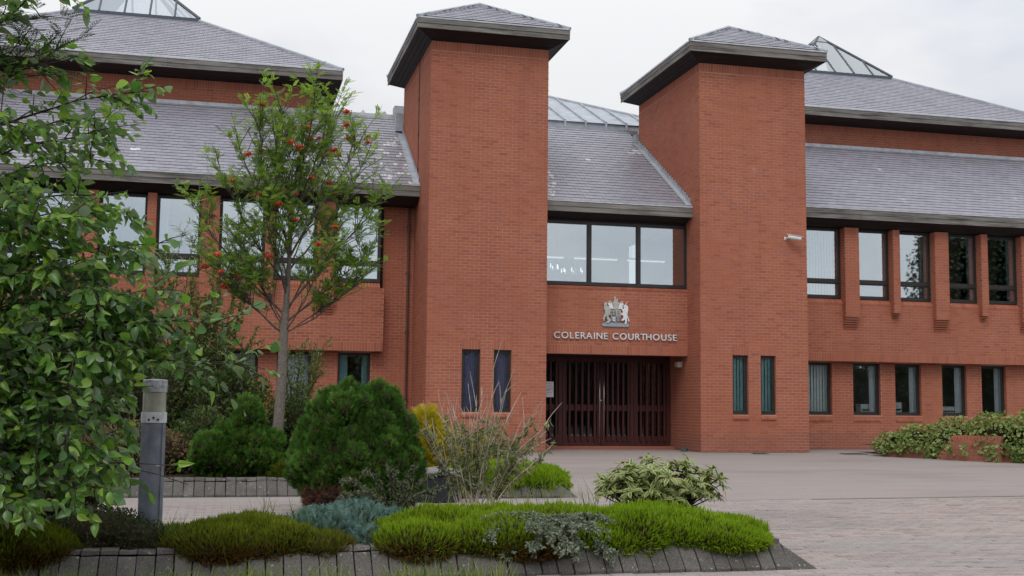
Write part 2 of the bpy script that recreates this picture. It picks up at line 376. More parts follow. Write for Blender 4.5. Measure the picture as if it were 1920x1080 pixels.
# ------------------------------------------------------------------ courthouse
CH = thing('courthouse', 'long two storey red brick courthouse with twin entrance towers and grey slate roofs', 'building', (9.46, 29.5, 0))
single_bricks = []
class Wall:
    """stretcher-bond bricks standing 5 mm proud of a mortar core; axis 'x' faces -Y, axis 'y' faces -X, 'r' faces +X"""
    def __init__(s): s.b = []; s.core = MB()
    def brick(s, ax, pl, a, b, z0, z1, single=False):
        d = .03; e = rnd.uniform(-.0012, .0012)
        if ax == 'x': s.b.append((a, b, pl + e, pl + d, z0, z1))
        elif ax == 'y': s.b.append((pl + e, pl + d, a, b, z0, z1))
        else: s.b.append((pl - d, pl + e, a, b, z0, z1))
    def face(s, ax, pl, a, b, z0, z1, holes=(), soldiers=(), core=.2, zone=None, off=0):
        c = .075; g = .0055
        k0 = int(round(z0 / c)); k1 = int(round(z1 / c))
        holes = list(holes); cut = holes + list(soldiers)
        for k in range(k0, k1):
            za, zb = k * c + g, (k + 1) * c - g
            zm = (k + .5) * c
            x = a + (.1125 if k % 2 else 0) + off - .225
            while x < b:
                i0, i1 = max(x + g, a), min(x + .225 - g, b)
                segs = [(i0, i1)] if i1 - i0 > .02 else []
                for (h0, h1, hz0, hz1) in cut:
                    if hz0 < zm < hz1:
                        ns = []
                        for (p, q) in segs:
                            if q <= h0 or p >= h1: ns.append((p, q)); continue
                            if p < h0 - .02: ns.append((p, h0))
                            if q > h1 + .02: ns.append((h1, q))
                        segs = ns
                for (p, q) in segs:
                    if zone and q - p > .21 and len(single_bricks) < 300 and zone(x, k): single_bricks.append(((p + q) / 2, pl, za))
                    else: s.brick(ax, pl, p, q, za, zb)
                x += .225
        for (h0, h1, hz0, hz1) in soldiers:
            x = h0; n = max(1, int(round((h1 - h0) / .075))); w = (h1 - h0) / n
            for i in range(n): s.brick(ax, pl, h0 + i * w + g * .8, h0 + (i + 1) * w - g * .8, hz0 + g, hz1 - g)
        # mortar core, cut round the holes
        ca, cb = (a + .003, b - .003) if ax == 'x' else (a, b)
        xs = sorted({ca, cb} | {min(max(q, ca), cb) for h in holes for q in h[:2]}); zs = sorted({z0, z1} | {min(max(q, z0), z1) for h in holes for q in h[2:]})
        for i in range(len(xs) - 1):
            zrun = None
            for j in range(len(zs) - 1):
                xm, zm = (xs[i] + xs[i + 1]) / 2, (zs[j] + zs[j + 1]) / 2
                hole = any(h[0] < xm < h[1] and h[2] < zm < h[3] for h in holes)
                if not hole and zrun is None: zrun = zs[j]
                if zrun is not None and (hole or j == len(zs) - 2):
                    zt = zs[j] if hole else zs[j + 1]; p = pl + (.0028 if ax != 'r' else -.0028)
                    if ax == 'x': s.core.box(xs[i], xs[i + 1], p, p + core, zrun, zt)
                    elif ax == 'y': s.core.box(p, p + core, xs[i], xs[i + 1], zrun, zt)
                    else: s.core.box(p - core, p, xs[i], xs[i + 1], zrun, zt)
                    zrun = None
    def tilt_sill(s, a, b, y0, y1, z0, z1):
        """row of brick-on-edge sill bricks sloping down to the front"""
        n = max(1, int(round((b - a) / .075))); w = (b - a) / n
        for i in range(n):
            p, q = a + i * w + .004, a + (i + 1) * w - .004
            s.core.poly([(p, y0, z0), (q, y0, z0), (q, y1, z0), (p, y1, z0), (p, y0, z0 + .05), (q, y0, z0 + .05), (q, y1, z1), (p, y1, z1)],
                        [(0, 3, 2, 1), (4, 5, 6, 7), (0, 1, 5, 4), (1, 2, 6, 5), (3, 0, 4, 7)], 1)
    def build(s, name, parent):
        core = s.core.build(name, [MORTAR, BRICK], parent)
        if s.b:
            B = np.array(s.b); x0, x1, y0, y1, z0, z1 = B.T
            V = np.stack([np.stack(q, 1) for q in ((x0, y0, z0), (x1, y0, z0), (x1, y1, z0), (x0, y1, z0), (x0, y0, z1), (x1, y0, z1), (x1, y1, z1), (x0, y1, z1))], 1).reshape(-1, 3)
            Fb = np.array([(0, 3, 2, 1), (4, 5, 6, 7), (0, 1, 5, 4), (1, 2, 6, 5), (2, 3, 7, 6), (3, 0, 4, 7)])
            meshobj('brickwork', V, (np.arange(len(B))[:, None, None] * 8 + Fb[None]).reshape(-1, 4), BRICK, core, 'stuff')
        return core
def brick_singles(core):
    global single_bricks_done
    me = bpy.data.meshes.get('brick_unit')
    if me is None:
        t = MB(); t.box(-.107, .107, -.001, .03, 0, .064)
        me = bpy.data.meshes.new('brick_unit'); me.from_pydata(t.v, [], t.f); me.materials.append(BRICK)
    for (x, y, z) in single_bricks[BS[0]:]:
        o = bpy.data.objects.new('brick', me); COL.objects.link(o); adopt(o, core, (x, y + rnd.uniform(-.001, .001), z))
    BS[0] = len(single_bricks)
BS = [0]

def slates(name, parent, eave0, eave1, rise, y_top, left=None, right=None, singles=None, stain=None):
    """slates on a slope whose eave runs from eave0 to eave1 = (x, y, z) and which climbs in +Y (or, sidex, in +X/-X).
    left/right: x limits as functions of y along the slope"""
    (xa, ya, za), (xb, yb, zb) = eave0, eave1
    ang = math.atan(rise); st = .205 * math.cos(ang); out = []; sing = []
    nrow = int((y_top - ya) / st) + 1; smi = []; sst = []
    sn = np.array([0, -math.sin(ang), math.cos(ang)])
    for r in range(nrow):
        y0 = ya + r * st; y1 = min(y0 + st * 1.25, y_top)
        if y1 - y0 < .03: continue
        l0 = left(y0) if left else xa; l1 = left(y1) if left else xa; r0 = right(y0) if right else xb; r1 = right(y1) if right else xb
        x = math.floor(min(l0, l1) / .25) * .25 + (.125 if r % 2 else 0) - .25
        while x < max(r0, r1):
            a0, b0 = max(x + .0025, l0), min(x + .2475, r0); a1, b1 = max(x + .0025, l1), min(x + .2475, r1)
            if b0 - a0 > .01:
                if b1 <= a1: a1 = b1 = (a0 + b0) / 2
                t = .013 + rnd.uniform(0, .005); u = rnd.uniform(.001, .003)
                zz0, zz1 = za + (y0 - ya) * rise, za + (y1 - ya) * rise
                p = [np.array(q) for q in ((a0, y0, zz0), (b0, y0, zz0), (b1, y1, zz1), (a1, y1, zz1))]
                pts = [p[0] + sn * .002, p[1] + sn * .002, p[2] - sn * .004, p[3] - sn * .004, p[0] + sn * t, p[1] + sn * t, p[2] + sn * u, p[3] + sn * u]
                if singles and len(sing) < singles and b0 - a0 > .24 and b1 - a1 > .24 and r < nrow - 1: sing.append((x, y0, zz0)); sst.append(bool(stain and rnd.random() < stain(x, y0)))
                else: out.append(pts); smi += [2 if stain and rnd.random() < stain(x, y0) else 0, 1, 1, 1]
            x += .25
    V = np.array(out).reshape(-1, 3); Fq = np.array([(4, 5, 6, 7), (0, 1, 5, 4), (1, 2, 6, 5), (3, 0, 4, 7)])
    meshobj(name, V, (np.arange(len(out))[:, None, None] * 8 + Fq[None]).reshape(-1, 4), [SLATE, SLATE_EDGE_SHADE, STAINED], parent, 'stuff', midx=smi)
    if sing:
        dy, dz = st * 1.25, st * 1.25 * rise
        q = [np.array(v) for v in ((.0025, 0, 0), (.2475, 0, 0), (.2475, dy, dz), (.0025, dy, dz))]
        pts = [q[0] + sn * .002, q[1] + sn * .002, q[2] - sn * .004, q[3] - sn * .004, q[0] + sn * .014, q[1] + sn * .014, q[2] + sn * .002, q[3] + sn * .002]
        me = rawmesh('slate', np.array(pts), Fq, [SLATE, SLATE_EDGE_SHADE], midx=[0, 1, 1, 1]); me2 = rawmesh('slate', np.array(pts), Fq, [STAINED, SLATE_EDGE_SHADE], midx=[0, 1, 1, 1])
        for (x, y0, z0), ss_ in zip(sing, sst):
            o = bpy.data.objects.new('slate', me2 if ss_ else me); COL.objects.link(o); adopt(o, parent, np.array((x, y0, z0)) + sn * rnd.uniform(0, .003))

def side_slates(name, parent, xe, ze, rise, yf0, yf1, xtop, sgn):
    """slope climbing in X (sgn +1: climbs towards +X); y limits yf0(x), yf1(x)"""
    ang = math.atan(rise); st = .205 * math.cos(ang); out = []
    sn = np.array([-sgn * math.sin(ang), 0, math.cos(ang)]); nrow = int(abs(xtop - xe) / st) + 1
    for r in range(nrow):
        d0 = r * st; d1 = min(d0 + st * 1.25, abs(xtop - xe))
        if d1 - d0 < .02: continue
        x0, x1 = xe + sgn * d0, xe + sgn * d1
        y = math.floor(yf0(x0) / .25) * .25 + (.125 if r % 2 else 0)
        while y < yf1(x0):
            a0, b0 = max(y + .0025, yf0(x0)), min(y + .2475, yf1(x0)); a1, b1 = max(y + .0025, yf0(x1)), min(y + .2475, yf1(x1))
            if b0 - a0 > .01:
                if b1 <= a1: a1 = b1 = (a0 + b0) / 2
                t = .011 + rnd.uniform(0, .006)
                p = [np.array(q) for q in ((x0, a0, ze + d0 * rise), (x0, b0, ze + d0 * rise), (x1, b1, ze + d1 * rise), (x1, a1, ze + d1 * rise))]
                out.append([p[0], p[1], p[2] - sn * .004, p[3] - sn * .004, p[0] + sn * t, p[1] + sn * t, p[2] + sn * .002, p[3] + sn * .002])
            y += .25
    V = np.array(out).reshape(-1, 3); Fq = np.array([(4, 5, 6, 7), (0, 1, 5, 4), (1, 2, 6, 5), (3, 0, 4, 7)])
    meshobj(name, V, (np.arange(len(out))[:, None, None] * 8 + Fq[None]).reshape(-1, 4), [SLATE, SLATE_EDGE_SHADE], parent, 'stuff', midx=np.tile([0, 1, 1, 1], len(out)))

def fascia(parent, x0, x1, yf, z0, z1, ywall, seg=2.4, drop=.16, yslope=None, mitre=None):
    """two weathered boards, a lead drip strip and a dark boarded soffit along an eave facing -Y"""
    zm = z0 + (z1 - z0) * .47; nb = max(1, int(round((x1 - x0) / seg)))
    for i in range(nb):
        a, b = x0 + (x1 - x0) * i / nb, x0 + (x1 - x0) * (i + 1) / nb
        q = MB(); q.box(a + .002, b - .002, yf + rnd.uniform(.010, .014), yf + .04, z0, zm - .004); q.build('fascia_board', FASCIA, parent)
        q = MB(); q.box(a + .002, b - .002, yf + rnd.uniform(-.003, .003), yf + .04, zm, z1 - .023); q.build('fascia_board', FASCIA, parent)
    q = MB(); q.box(x0, x1, yf - .015, yf + .16, z1 - .022, z1 + .012); q.build('eave_flashing', PALE_LEAD, parent)
    ys = yslope if yslope else ywall
    m0, m1 = mitre if mitre else (x0 + .03, x1 - .03)
    soffit((x0 + .03, yf + .042, z0 + .012), (x1 - .03, yf + .042, z0 + .012), (m0, ys, z0 - drop), (m1, ys, z0 - drop), parent)
    if yslope:
        q = MB(); q.box(x0 + .03, x1 - .03, ys, ywall, z0 - drop, z0 - drop + .03); q.build('soffit', SOFFIT, parent)
def soffit(o0, o1, i0, i1, parent, n=4):
    """boarded underside of an eave falling from the fascia to the wall head"""
    o0, o1, i0, i1 = map(Vector, (o0, o1, i0, i1)); q = MB()
    for k in range(n):
        a, b = k / n, (k + .93) / n; P = [o0.lerp(i0, a), o1.lerp(i1, a), o1.lerp(i1, b), o0.lerp(i0, b)]; up3 = Vector((0, 0, .018))
        q.poly(P + [p + up3 for p in P], [(3, 2, 1, 0), (4, 5, 6, 7), (0, 1, 5, 4), (1, 2, 6, 5), (2, 3, 7, 6), (3, 0, 4, 7)])
    P = [o0, o1, i1, i0]; q.poly([p + Vector((0, 0, .02)) for p in P] + [p + Vector((0, 0, .03)) for p in P], [(3, 2, 1, 0), (4, 5, 6, 7)])
    q.build('soffit', SOFFIT, parent)

# ---- towers
T1L, T2L, TW, YF, TD = 4.547, 11.45, 2.925, 27.49, 4.56
TZ = 9.84
def tower(xl, wins, wz0, wz1, zone, curtain, cm):
    xr = xl + TW; W = Wall()
    holes = [(a, b, wz0, wz1) for a, b in wins]
    sold = [(a - .0, b + .0, wz1, wz1 + .225) for a, b in wins]
    sold.append((xl, xr, TZ - .225, TZ))
    W.face('x', YF, xl, xr, 0, TZ, holes, sold, .2, zone)
    W.face('y', xl, YF + .031, YF + TD, 0, TZ, [], [(YF + .031, YF + TD, TZ - .225, TZ)], .2, None, .1125)
    W.core.box(xr - .2, xr - .006, YF + .2, YF + TD, 0, TZ); W.core.box(xl + .2, xr - .2, YF + TD - .2, YF + TD, 0, TZ)
    for a, b in wins:
        for k in range(int(round(wz0 / .075)), int(round(wz1 / .075))):
            W.b.append((b - .003, b + .02, YF + .004, YF + .09, k * .075 + .005, k * .075 + .07))
            W.b.append((a - .02, a + .003, YF + .004, YF + .09, k * .075 + .005, k * .075 + .07))
        W.tilt_sill(a, b, YF - .035, YF + .1, wz0 - .12, wz0 - .01)
    core = W.build('tower', CH); brick_singles(core)
    for a, b in wins: window(a, b, wz0, wz1, YF + .085, None, curtain, cm, True)
    # roof: flat projecting eave with a hipped slate roof
    o = .425; ze, zf = 10.272, 10.014; x0, x1, y0, y1 = xl - o, xr + o, YF - o, YF + TD + o
    q = MB(); q.box(x0 + .05, x1 - .05, y0 + .05, y1 - .05, zf + .06, ze - .02)
    roof = q.build('tower_roof', SOFFIT, CH)
    fascia(roof, x0, x1, y0, zf, ze, YF + .03, 4, .17, None, (xl, xr))
    zm = zf + (ze - zf) * .47
    for xa, s in ((x0, 1), (x1, -1)):
        for (za, zb, d) in ((zf, zm - .004, .012), (zm, ze - .035, 0)):
            for i in range(2):
                ya, yb = y0 + .04 + (y1 - y0 - .04) * i / 2, y0 + .04 + (y1 - y0 - .04) * (i + 1) / 2
                q = MB(); q.box(min(xa + s * d, xa + s * .04), max(xa + s * d, xa + s * .04), ya + .001, yb - .002, za, zb); q.build('fascia_board', FASCIA, roof)
        q = MB(); q.box(min(xa - s * .015, xa + s * .16), max(xa - s * .015, xa + s * .16), y0 + .17, y1, ze - .034, ze + .012); q.build('eave_flashing', LEAD, roof)
        # side soffit boards
        xw = xl + .03 if s > 0 else xr - .03
        soffit((xa + s * .042, y0 + .045, zf + .012), (xa + s * .042, y1 - .05, zf + .012), (xw, YF + .03, zf - .17), (xw, YF + TD, zf - .17), roof)
    xm = (xl + xr) / 2; hw = (x1 - x0) / 2; za = 11.336; rise = (za - ze) / hw
    slates('slate_covering', roof, (x0 + .1, y0 + .1, ze + .1 * rise), (x1 - .1, y0 + .1, ze + .1 * rise), rise, y0 + hw, lambda y: x0 + (y - y0), lambda y: x1 - (y - y0))
    side_slates('slate_covering', roof, x0 + .1, ze + .1 * rise, rise, lambda x: y0 + (x - x0), lambda x: y1 - (x - x0), xm, 1)
    side_slates('slate_covering', roof, x1 - .1, ze + .1 * rise, rise, lambda x: y0 + (x1 - x), lambda x: y1 - (x1 - x), xm, -1)
    q = MB()
    q.poly([(x0, y0, ze - .01), (x1, y0, ze - .01), (x1, y1, ze - .01), (x0, y1, ze - .01), (xm, y0 + hw, za - .012), (xm, y1 - hw, za - .012)], [(0, 1, 4), (1, 2, 5, 4), (2, 3, 5), (3, 0, 4, 5)])
    q.build('roof_deck', LEAD, roof)
    q = MB()
    for c, ap in (((x0, y0), y0 + hw), ((x1, y0), y0 + hw), ((x0, y1), y1 - hw), ((x1, y1), y1 - hw)): q.cyl((c[0], c[1], ze + .01), (xm, ap, za + .02), .05, .05, 6)
    q.cyl((xm, y0 + hw, za + .02), (xm, y1 - hw, za + .02), .055, .055, 6); q.build('hip_flashing', LEAD, roof)
    return core

def window(x0, x1, z0, z1, yf, transom=None, blind=None, bm=None, slit=False, mull=(), glass=None):
    """frame (the part) with panes, blinds and sill bars as its sub-parts; yf = front of the frame"""
    o = .042; q = MB(); d = .07
    q.box(x0, x0 + o, yf, yf + d, z0, z1); q.box(x1 - o, x1, yf, yf + d, z0, z1)
    q.box(x0 + o, x1 - o, yf, yf + d, z1 - o, z1); q.box(x0 + o, x1 - o, yf, yf + d, z0, z0 + o + .02)
    cells = []; glass = glass or (GLASSLOW if slit else GLASS)
    xs = [x0 + o] + [v for mm in mull for v in (mm - .035, mm + .035)] + [x1 - o]
    for mm in mull: q.box(mm - .035, mm + .035, yf, yf + d, z0 + o + .02, z1 - o)
    zs = [z0 + o + .02, z1 - o]
    if transom: zs = [z0 + o + .02, transom - .045, transom + .045, z1 - o]
    for i in range(0, len(xs), 2):
        if transom: q.box(xs[i], xs[i + 1], yf - .004, yf + d, transom - .045, transom + .045)
        for j in range(0, len(zs), 2): cells.append((xs[i], xs[i + 1], zs[j], zs[j + 1]))
    fr = q.build('window', FRAME, CH)
    for (a, b, c, e) in cells:
        s = .028; q = MB(); y = yf + .015
        q.box(a, a + s, y, y + .05, c, e); q.box(b - s, b, y, y + .05, c, e); q.box(a + s, b - s, y, y + .05, c, c + s); q.box(a + s, b - s, y, y + .05, e - s, e)
        q.build('sash', FRAME, fr)
        q = MB(); q.box(a + s - .005, b - s + .005, y + .02, y + .026, c + s - .005, e - s + .005); q.build('pane', glass, fr)
    if blind:
        q = MB(); yb = yf + .10
        if blind == 'curtain':
            n = 14; w = (x1 - x0) / n; pts = [(x0 + i * w, yb + (.02 if i % 2 else 0) + rnd.uniform(-.006, .006)) for i in range(n + 1)]
            for (pa, pb) in zip(pts[:-1], pts[1:]): q.poly([(pa[0], pa[1], z0 + .05), (pb[0], pb[1], z0 + .05), (pb[0], pb[1], z1), (pa[0], pa[1], z1), (pa[0], pa[1] + .004, z0 + .05), (pb[0], pb[1] + .004, z0 + .05), (pb[0], pb[1] + .004, z1), (pa[0], pa[1] + .004, z1)], [(0, 1, 2, 3), (5, 4, 7, 6), (3, 2, 6, 7), (0, 4, 5, 1)])
            q.build('curtain', bm, fr)
        else:
            if blind == 'full': sp = [(x0 + .02, x1 - .02, .088)]
            elif blind == 'right': sp = [(x1 - .27, x1 - .06, .04)]
            elif blind == 'both': sp = [(x0 + .04, x0 + .2, .03), (x1 - .2, x1 - .04, .03)]
            for (a, b, st) in sp:
                x = a
                while x < b:
                    tl = rnd.uniform(.25, .5) if blind == 'full' else rnd.uniform(.3, .8)
                    w = .045; dx, dy = w * math.cos(tl), w * math.sin(tl)
                    q.obox((x + w * .8, yb, (z0 + z1) / 2), (dx, dy, 0), (-dy * .03, dx * .03, 0), (0, 0, (z1 - z0) / 2 - .04)); x += st
            q.box(x0 + .02, x1 - .02, yb - .03, yb + .03, z1 - .05, z1 - .01)
            q.build('blind', bm or BLIND, fr)
    return fr

t1core = tower(T1L, [(5.40, 5.85), (6.175, 6.61)], .93, 2.415, lambda x, k: k < 32 and len(single_bricks) < 150 and x > 5.6, 'curtain', PURPLE)
t2core = tower(T2L, [(12.30, 12.73), (13.06, 13.48)], .93, 2.415, lambda x, k: True, 'full', TEAL)

# ---- wings: (window spans, piers) as read along the facade; the left wing mirrors the right
YS, YP, YW, YG, YGW = 29.38, 29.2, 29.46, 29.7, 29.80
SZ0, SZ1 = 2.4, 3.975
def wing(right):
    C2 = 18.922
    mir = (lambda x: x) if right else (lambda x: C2 - x)
    def span(a, b): a, b = mir(a), mir(b); return (min(a, b), max(a, b))
    n = 5 if right else 5
    wide = [16.42 + 2.79 * i for i in range(n)]; nar = [17.9 + 2.785 * i for i in range(n)]
    ups = [(15.26, 16.42)] + [v for i in range(n) for v in ((wide[i] + .43, nar[i]), (nar[i] + .21, wide[i] + 2.79))][:-1]
    gnd = [(15.42, 16.24), (16.88, 17.73), (18.18, 19.0), (19.66, 20.45), (20.93, 21.73), (22.43, 23.25), (23.73, 24.53), (25.2, 26.0), (26.5, 27.3)]
    xe = 28.0
    x_in = 15.16
    # ground floor wall, full height behind the overhang at the inner end
    W = Wall(); g = [span(a, b) for a, b in gnd]
    a, b = span(14.375, xe)
    holes = [(p, q, .93, 2.37) for p, q in g]
    W.face('x', YG, a, b, 0, SZ0 + .15, holes, [], .25)
    ri = span(14.375, x_in)
    W.face('x', YG, ri[0] + .001, ri[1] - .001, SZ0 + .15, 6.3, [], [], .25)
    for p, q in g:
        for k in range(12, 32):
            W.b.append((q - .003, q + .02, YG + .004, YG + .2, k * .075 + .005, k * .075 + .07))
            W.b.append((p - .02, p + .003, YG + .004, YG + .2, k * .075 + .005, k * .075 + .07))
        W.tilt_sill(p, q, YG - .02, YG + .12, .76, .92)
    W.build('ground_floor_wall', CH)
    # overhanging first-floor spandrel
    W = Wall(); a, b = span(x_in, xe)
    W.face('x', YS, a, b, SZ0, SZ1, [], [(a, b, SZ0, SZ0 + .225)], .3)
    if right: W.face('y', a, YS + .031, YG, SZ0, SZ1, [], [], .2)
    else: W.face('r', b, YS + .031, YG, SZ0, SZ1, [], [], .2)
    W.core.box(a, b, YS + .3, YG + .25, SZ0 + .16, SZ0 + .3)
    for (p, q) in ups:
        p, q = span(p, q); W.tilt_sill(max(p, a), min(q, b), YS - .004, YS + .12, SZ1 - .02, 4.13)
    W.build('spandrel_wall', CH)
    # piers
    for lst, w, zb, ncor in ((wide, .43, 3.6, 5), (nar, .21, 3.75, 2)):
        for x in lst:
            p, q = span(x, x + w)
            W = Wall(); W.face('x', YP, p, q, zb, 6.075, [], [(p, q, 5.85, 6.075)], .05)
            W.core.box(p + .045, q - .045, YP + .05, YW + .3, zb, 6.07)
            W.face('y', p, YP + .031, YW + .1, zb, 6.075, [], [], .05); W.face('r', q, YP + .031, YW + .1, zb, 6.075, [], [], .05)
            for i in range(ncor):
                d = (YS - YP) * (i + 1) / (ncor + .6)
                W.core.box(p + .01, q - .01, YP + d, YS + .01, zb - (i + 1) * .062, zb - i * .062 - .022, 1)
                W.core.box(p + .012, q - .012, YP + d + .06, YS + .01, zb - i * .062 - .022, zb - i * .062, 0)
            W.build('pier', CH)
    # first-floor windows
    for i, (p, q) in enumerate(ups):
        p, q = span(p, q)
        bl = ('full' if i == 0 else 'right') if right else ('full' if i == 0 else 'both')
        window(p, q, 4.13, 6.07, YW, 4.60, bl, BLIND)
    for i, (p, q) in enumerate(g):
        window(p, q, .93, 2.37, YGW, None, glass=GLASSLOW, blind=(('full' if i == 0 else 'right') if right else ('both' if i == 0 else 'full')), bm=BLIND if (right or i) else TEAL)
    q = MB(); q.box(*span(15.2, xe), YW + .02, YW + .1, 6.072, 6.1); q.build('window_head', SOFFIT, CH)
    # eave and roof
    ye, ze = 28.87, 6.55; rise = .628
    fascia_x = span(14.38, xe + .6)
    q = MB(); q.poly([(fascia_x[0], ye + .05, ze - .015), (fascia_x[1], ye + .05, ze - .015), (fascia_x[1], 33.35, ze + rise * (33.35 - ye) - .04), (fascia_x[0], 33.35, ze + rise * (33.35 - ye) - .04)], [(0, 1, 2, 3)])
    q.poly([(fascia_x[0], 33.35, ze + rise * (33.35 - ye) - .04), (fascia_x[1], 33.35, ze + rise * (33.35 - ye) - .04), (fascia_x[1], 38, 6.4), (fascia_x[0], 38, 6.4)], [(0, 1, 2, 3)])
    roof = q.build('wing_roof', LEAD, CH)
    fascia(roof, fascia_x[0], fascia_x[1], ye, ze - .29, ze, YW + .3, 2.4, .165, YP + .03)
    slates('slate_covering', roof, (fascia_x[0], ye - .01, ze + .005), (fascia_x[1], ye - .01, ze + .005), rise, 33.3, stain=None if right else (lambda x, y: .34 if x > 4.9 - (33 - y) * .42 - .35 and x > 3.4 and y < 32.6 else .004))
    # ridge / abutment flashing with little upstands
    zt = ze + rise * (33.3 - ye); q = MB(); q.box(fascia_x[0], fascia_x[1], 33.16, 33.36, zt - .11, zt + .03)
    x = fascia_x[0] + .2
    while x < fascia_x[1]:
        q.poly([(x - .08, 33.2, zt + .025), (x + .08, 33.2, zt + .025), (x + .08, 33.3, zt + .025), (x - .08, 33.3, zt + .025), (x, 33.22, zt + .14), (x, 33.28, zt + .14)], [(0, 1, 4), (1, 2, 5, 4), (2, 3, 5), (3, 0, 4, 5)]); x += .62
    q.build('ridge_flashing', PALE_LEAD, roof)
    # stepped flashing up the tower side (visible on the left wing against the left tower)
    xt = T1L - .012 if not right else T2L + TW + .012
    q = MB(); s = -1 if not right else 1
    y = ye + .1
    while y < 32.0:
        z = ze + rise * (y - ye); q.box(min(xt, xt + s * .02), max(xt, xt + s * .02), y, y + .14, z - .02, z + .20); y += .15
    q.box(min(xt, xt + s * .2), max(xt, xt + s * .2), 32.02, 32.3, zt - .7, zt - .2)
    q.poly([(xt, ye, ze + .03), (xt + s * .16, ye, ze + .03), (xt + s * .16, 32.1, ze + rise * (32.1 - ye) + .03), (xt, 32.1, ze + rise * (32.1 - ye) + .03)], [(0, 1, 2, 3)])
    q.build('step_flashing', LEAD, roof)
    # rooms behind the glass
    q = MB(); a, b = span(14.4, xe)
    q.box(a, b, 32.9, 33.0, 0, 6.3); q.box(a, b, YG + .26, 32.9, 2.62, 3.9); q.box(a, b, YW + .31, 32.9, 6.12, 6.24); q.box(a, b, YG + .26, 32.9, .0, .06)
    for x in (ups[2][0] - .12, ups[5][0] - .12, ups[8][0] - .12):
        p, r = span(x, x + .08); q.box(p, r, YW + .4, 32.9, 0.06, 6.12)
    q.build('inner_rooms', INNER, CH)
wing(True); wing(False)

# ---- entrance bay between the towers
ex0, ex1, YE, YD = T1L + TW, T2L, 28.34, 29.55
W = Wall()
W.face('x', YE, ex0, ex1, 2.4, 4.05, [], [(ex0, ex1, 2.4, 2.625)], .3)
W.tilt_sill(ex0, ex1, YE - .01, YE + .12, 4.04, 4.13)
W.build('entrance_wall', CH)
q = MB(); q.box(ex0, ex1, YE + .2, YD + .1, 2.5, 2.62); q.build('porch_ceiling', SOFFIT, CH)
q = MB(); q.box(ex0, ex1, YD - .25, YD + .3, -.02, .075); q.build('door_step', BRICK, CH)
q = MB(); q.box(ex0, ex1, YE + .10, YE + .14, 5.755, 6.1); q.build('window_head', SOFFIT, CH)
q = MB(); q.box(ex0, ex1, YD + .05, YD + .12, 2.36, 2.5); q.build('door_head', DOORWOOD, CH)
window(ex0 + .005, ex1, 4.13, 5.75, YE + .06, None, None, None, False, (8.825, 10.14))
q = MB(); q.poly([(ex0, 28.03, 6.185), (ex1, 28.03, 6.185), (ex1, 33.05, 9.25), (ex0, 33.05, 9.25)], [(0, 1, 2, 3)])
q.poly([(ex0, 33.05, 9.25), (ex1, 33.05, 9.25), (ex1, 34, 9.1), (ex0, 34, 9.1)], [(0, 1, 2, 3)])
mroof = q.build('entrance_roof', LEAD, CH)
fascia(mroof, ex0, ex1, 27.98, 5.93, 6.2, YE + .2, 2.4, .12, YE + .05)
slates('slate_covering', mroof, (ex0, 27.97, 6.2), (ex1, 27.97, 6.2), .61, 33.02, singles=300, stain=lambda x, y: .4 if x < 8.15 - abs(y - 29.2) * .35 and y < 30.2 else .5 if x > 10.75 and y > 31.2 and x > 10.6 + (32 - y) * .1 and y < 32 else .006)
q = MB(); y = 28.1
while y < 32.0:
    z = 6.2 + .61 * (y - 27.98); q.box(ex1 - .03, ex1 - .008, y, y + .14, z - .02, z + .20); y += .15
q.poly([(ex1 - .17, 27.98, 6.235), (ex1 - .01, 27.98, 6.235), (ex1 - .01, 32, 6.235 + .61 * 4.02), (ex1 - .17, 32, 6.235 + .61 * 4.02)], [(0, 1, 2, 3)])
q.box(ex1 - .1, ex1 + .1, 32.06, 32.3, 8.4, 9.0); q.build('step_flashing', LEAD, mroof)
q = MB(); q.box(ex0, ex1, YE + .35, 33.0, 3.9, 4.0); q.box(ex0, ex1, 32.9, 33.0, 2.6, 7.5); q.box(ex0, ex1, YE + .3, 32.9, 5.8, 5.9); q.box(ex0, ex1, 33, 33.1, 0, 2.5); q.box(ex0 - .02, ex0, YD + .3, 33, 0, 2.5); q.box(ex1, ex1 + .02, YD + .3, 33, 0, 2.5)
q.build('inner_rooms', INNER, CH)
# door leaves: stiles and rails, upright slats, glass, pull handles
leaves = [(7.49, 8.47), (8.48, 9.51), (9.52, 10.42), (10.43, 11.43)]
for i, (a, b) in enumerate(leaves):
    z0, z1 = .085, 2.36; q = MB(); y = YD
    sw = .10
    q.box(a, a + sw, y, y + .05, z0, z1); q.box(b - sw, b, y, y + .05, z0, z1)
    q.box(a + sw, b - sw, y + .002, y + .05, z0, z0 + .24); q.box(a + sw, b - sw, y + .002, y + .05, z1 - .12, z1); q.box(a + sw, b - sw, y + .002, y + .05, .98, 1.14)
    door = q.build('door', DOORWOOD, CH)
    for (c, e) in ((z0 + .24, .98), (1.14, z1 - .12)):
        q = MB(); q.box(a + sw - .01, b - sw + .01, y + .03, y + .036, c, e); q.build('pane', DOORGLASS, door)
    n = 5
    for k in range(n):
        xc = a + sw * .9 + (b - a - sw * 1.8) * (k + .5) / n
        q = MB(); q.box(xc - .026, xc + .026, y - .055, y - .002, z0 + .12, z1 - .1); q.build('slat', DOORWOOD, door, bevel=.004)
    if i in (1, 2):
        xh = b - .06 if i == 1 else a + .045
        q = MB(); q.cyl((xh, y - .1, .17), (xh, y - .1, 2.28), .014, n=10)
        for zz in (.3, 1.2, 2.1): q.cyl((xh, y - .1, zz), (xh, y + .005, zz), .01, n=8)
        q.build('pull_handle', STEEL, door, smooth=True)
q = MB(); q.cyl((9.515, YD - .012, 1.25), (9.515, YD + .02, 1.25), .022, n=12); q.build('lock', STEEL, CH)
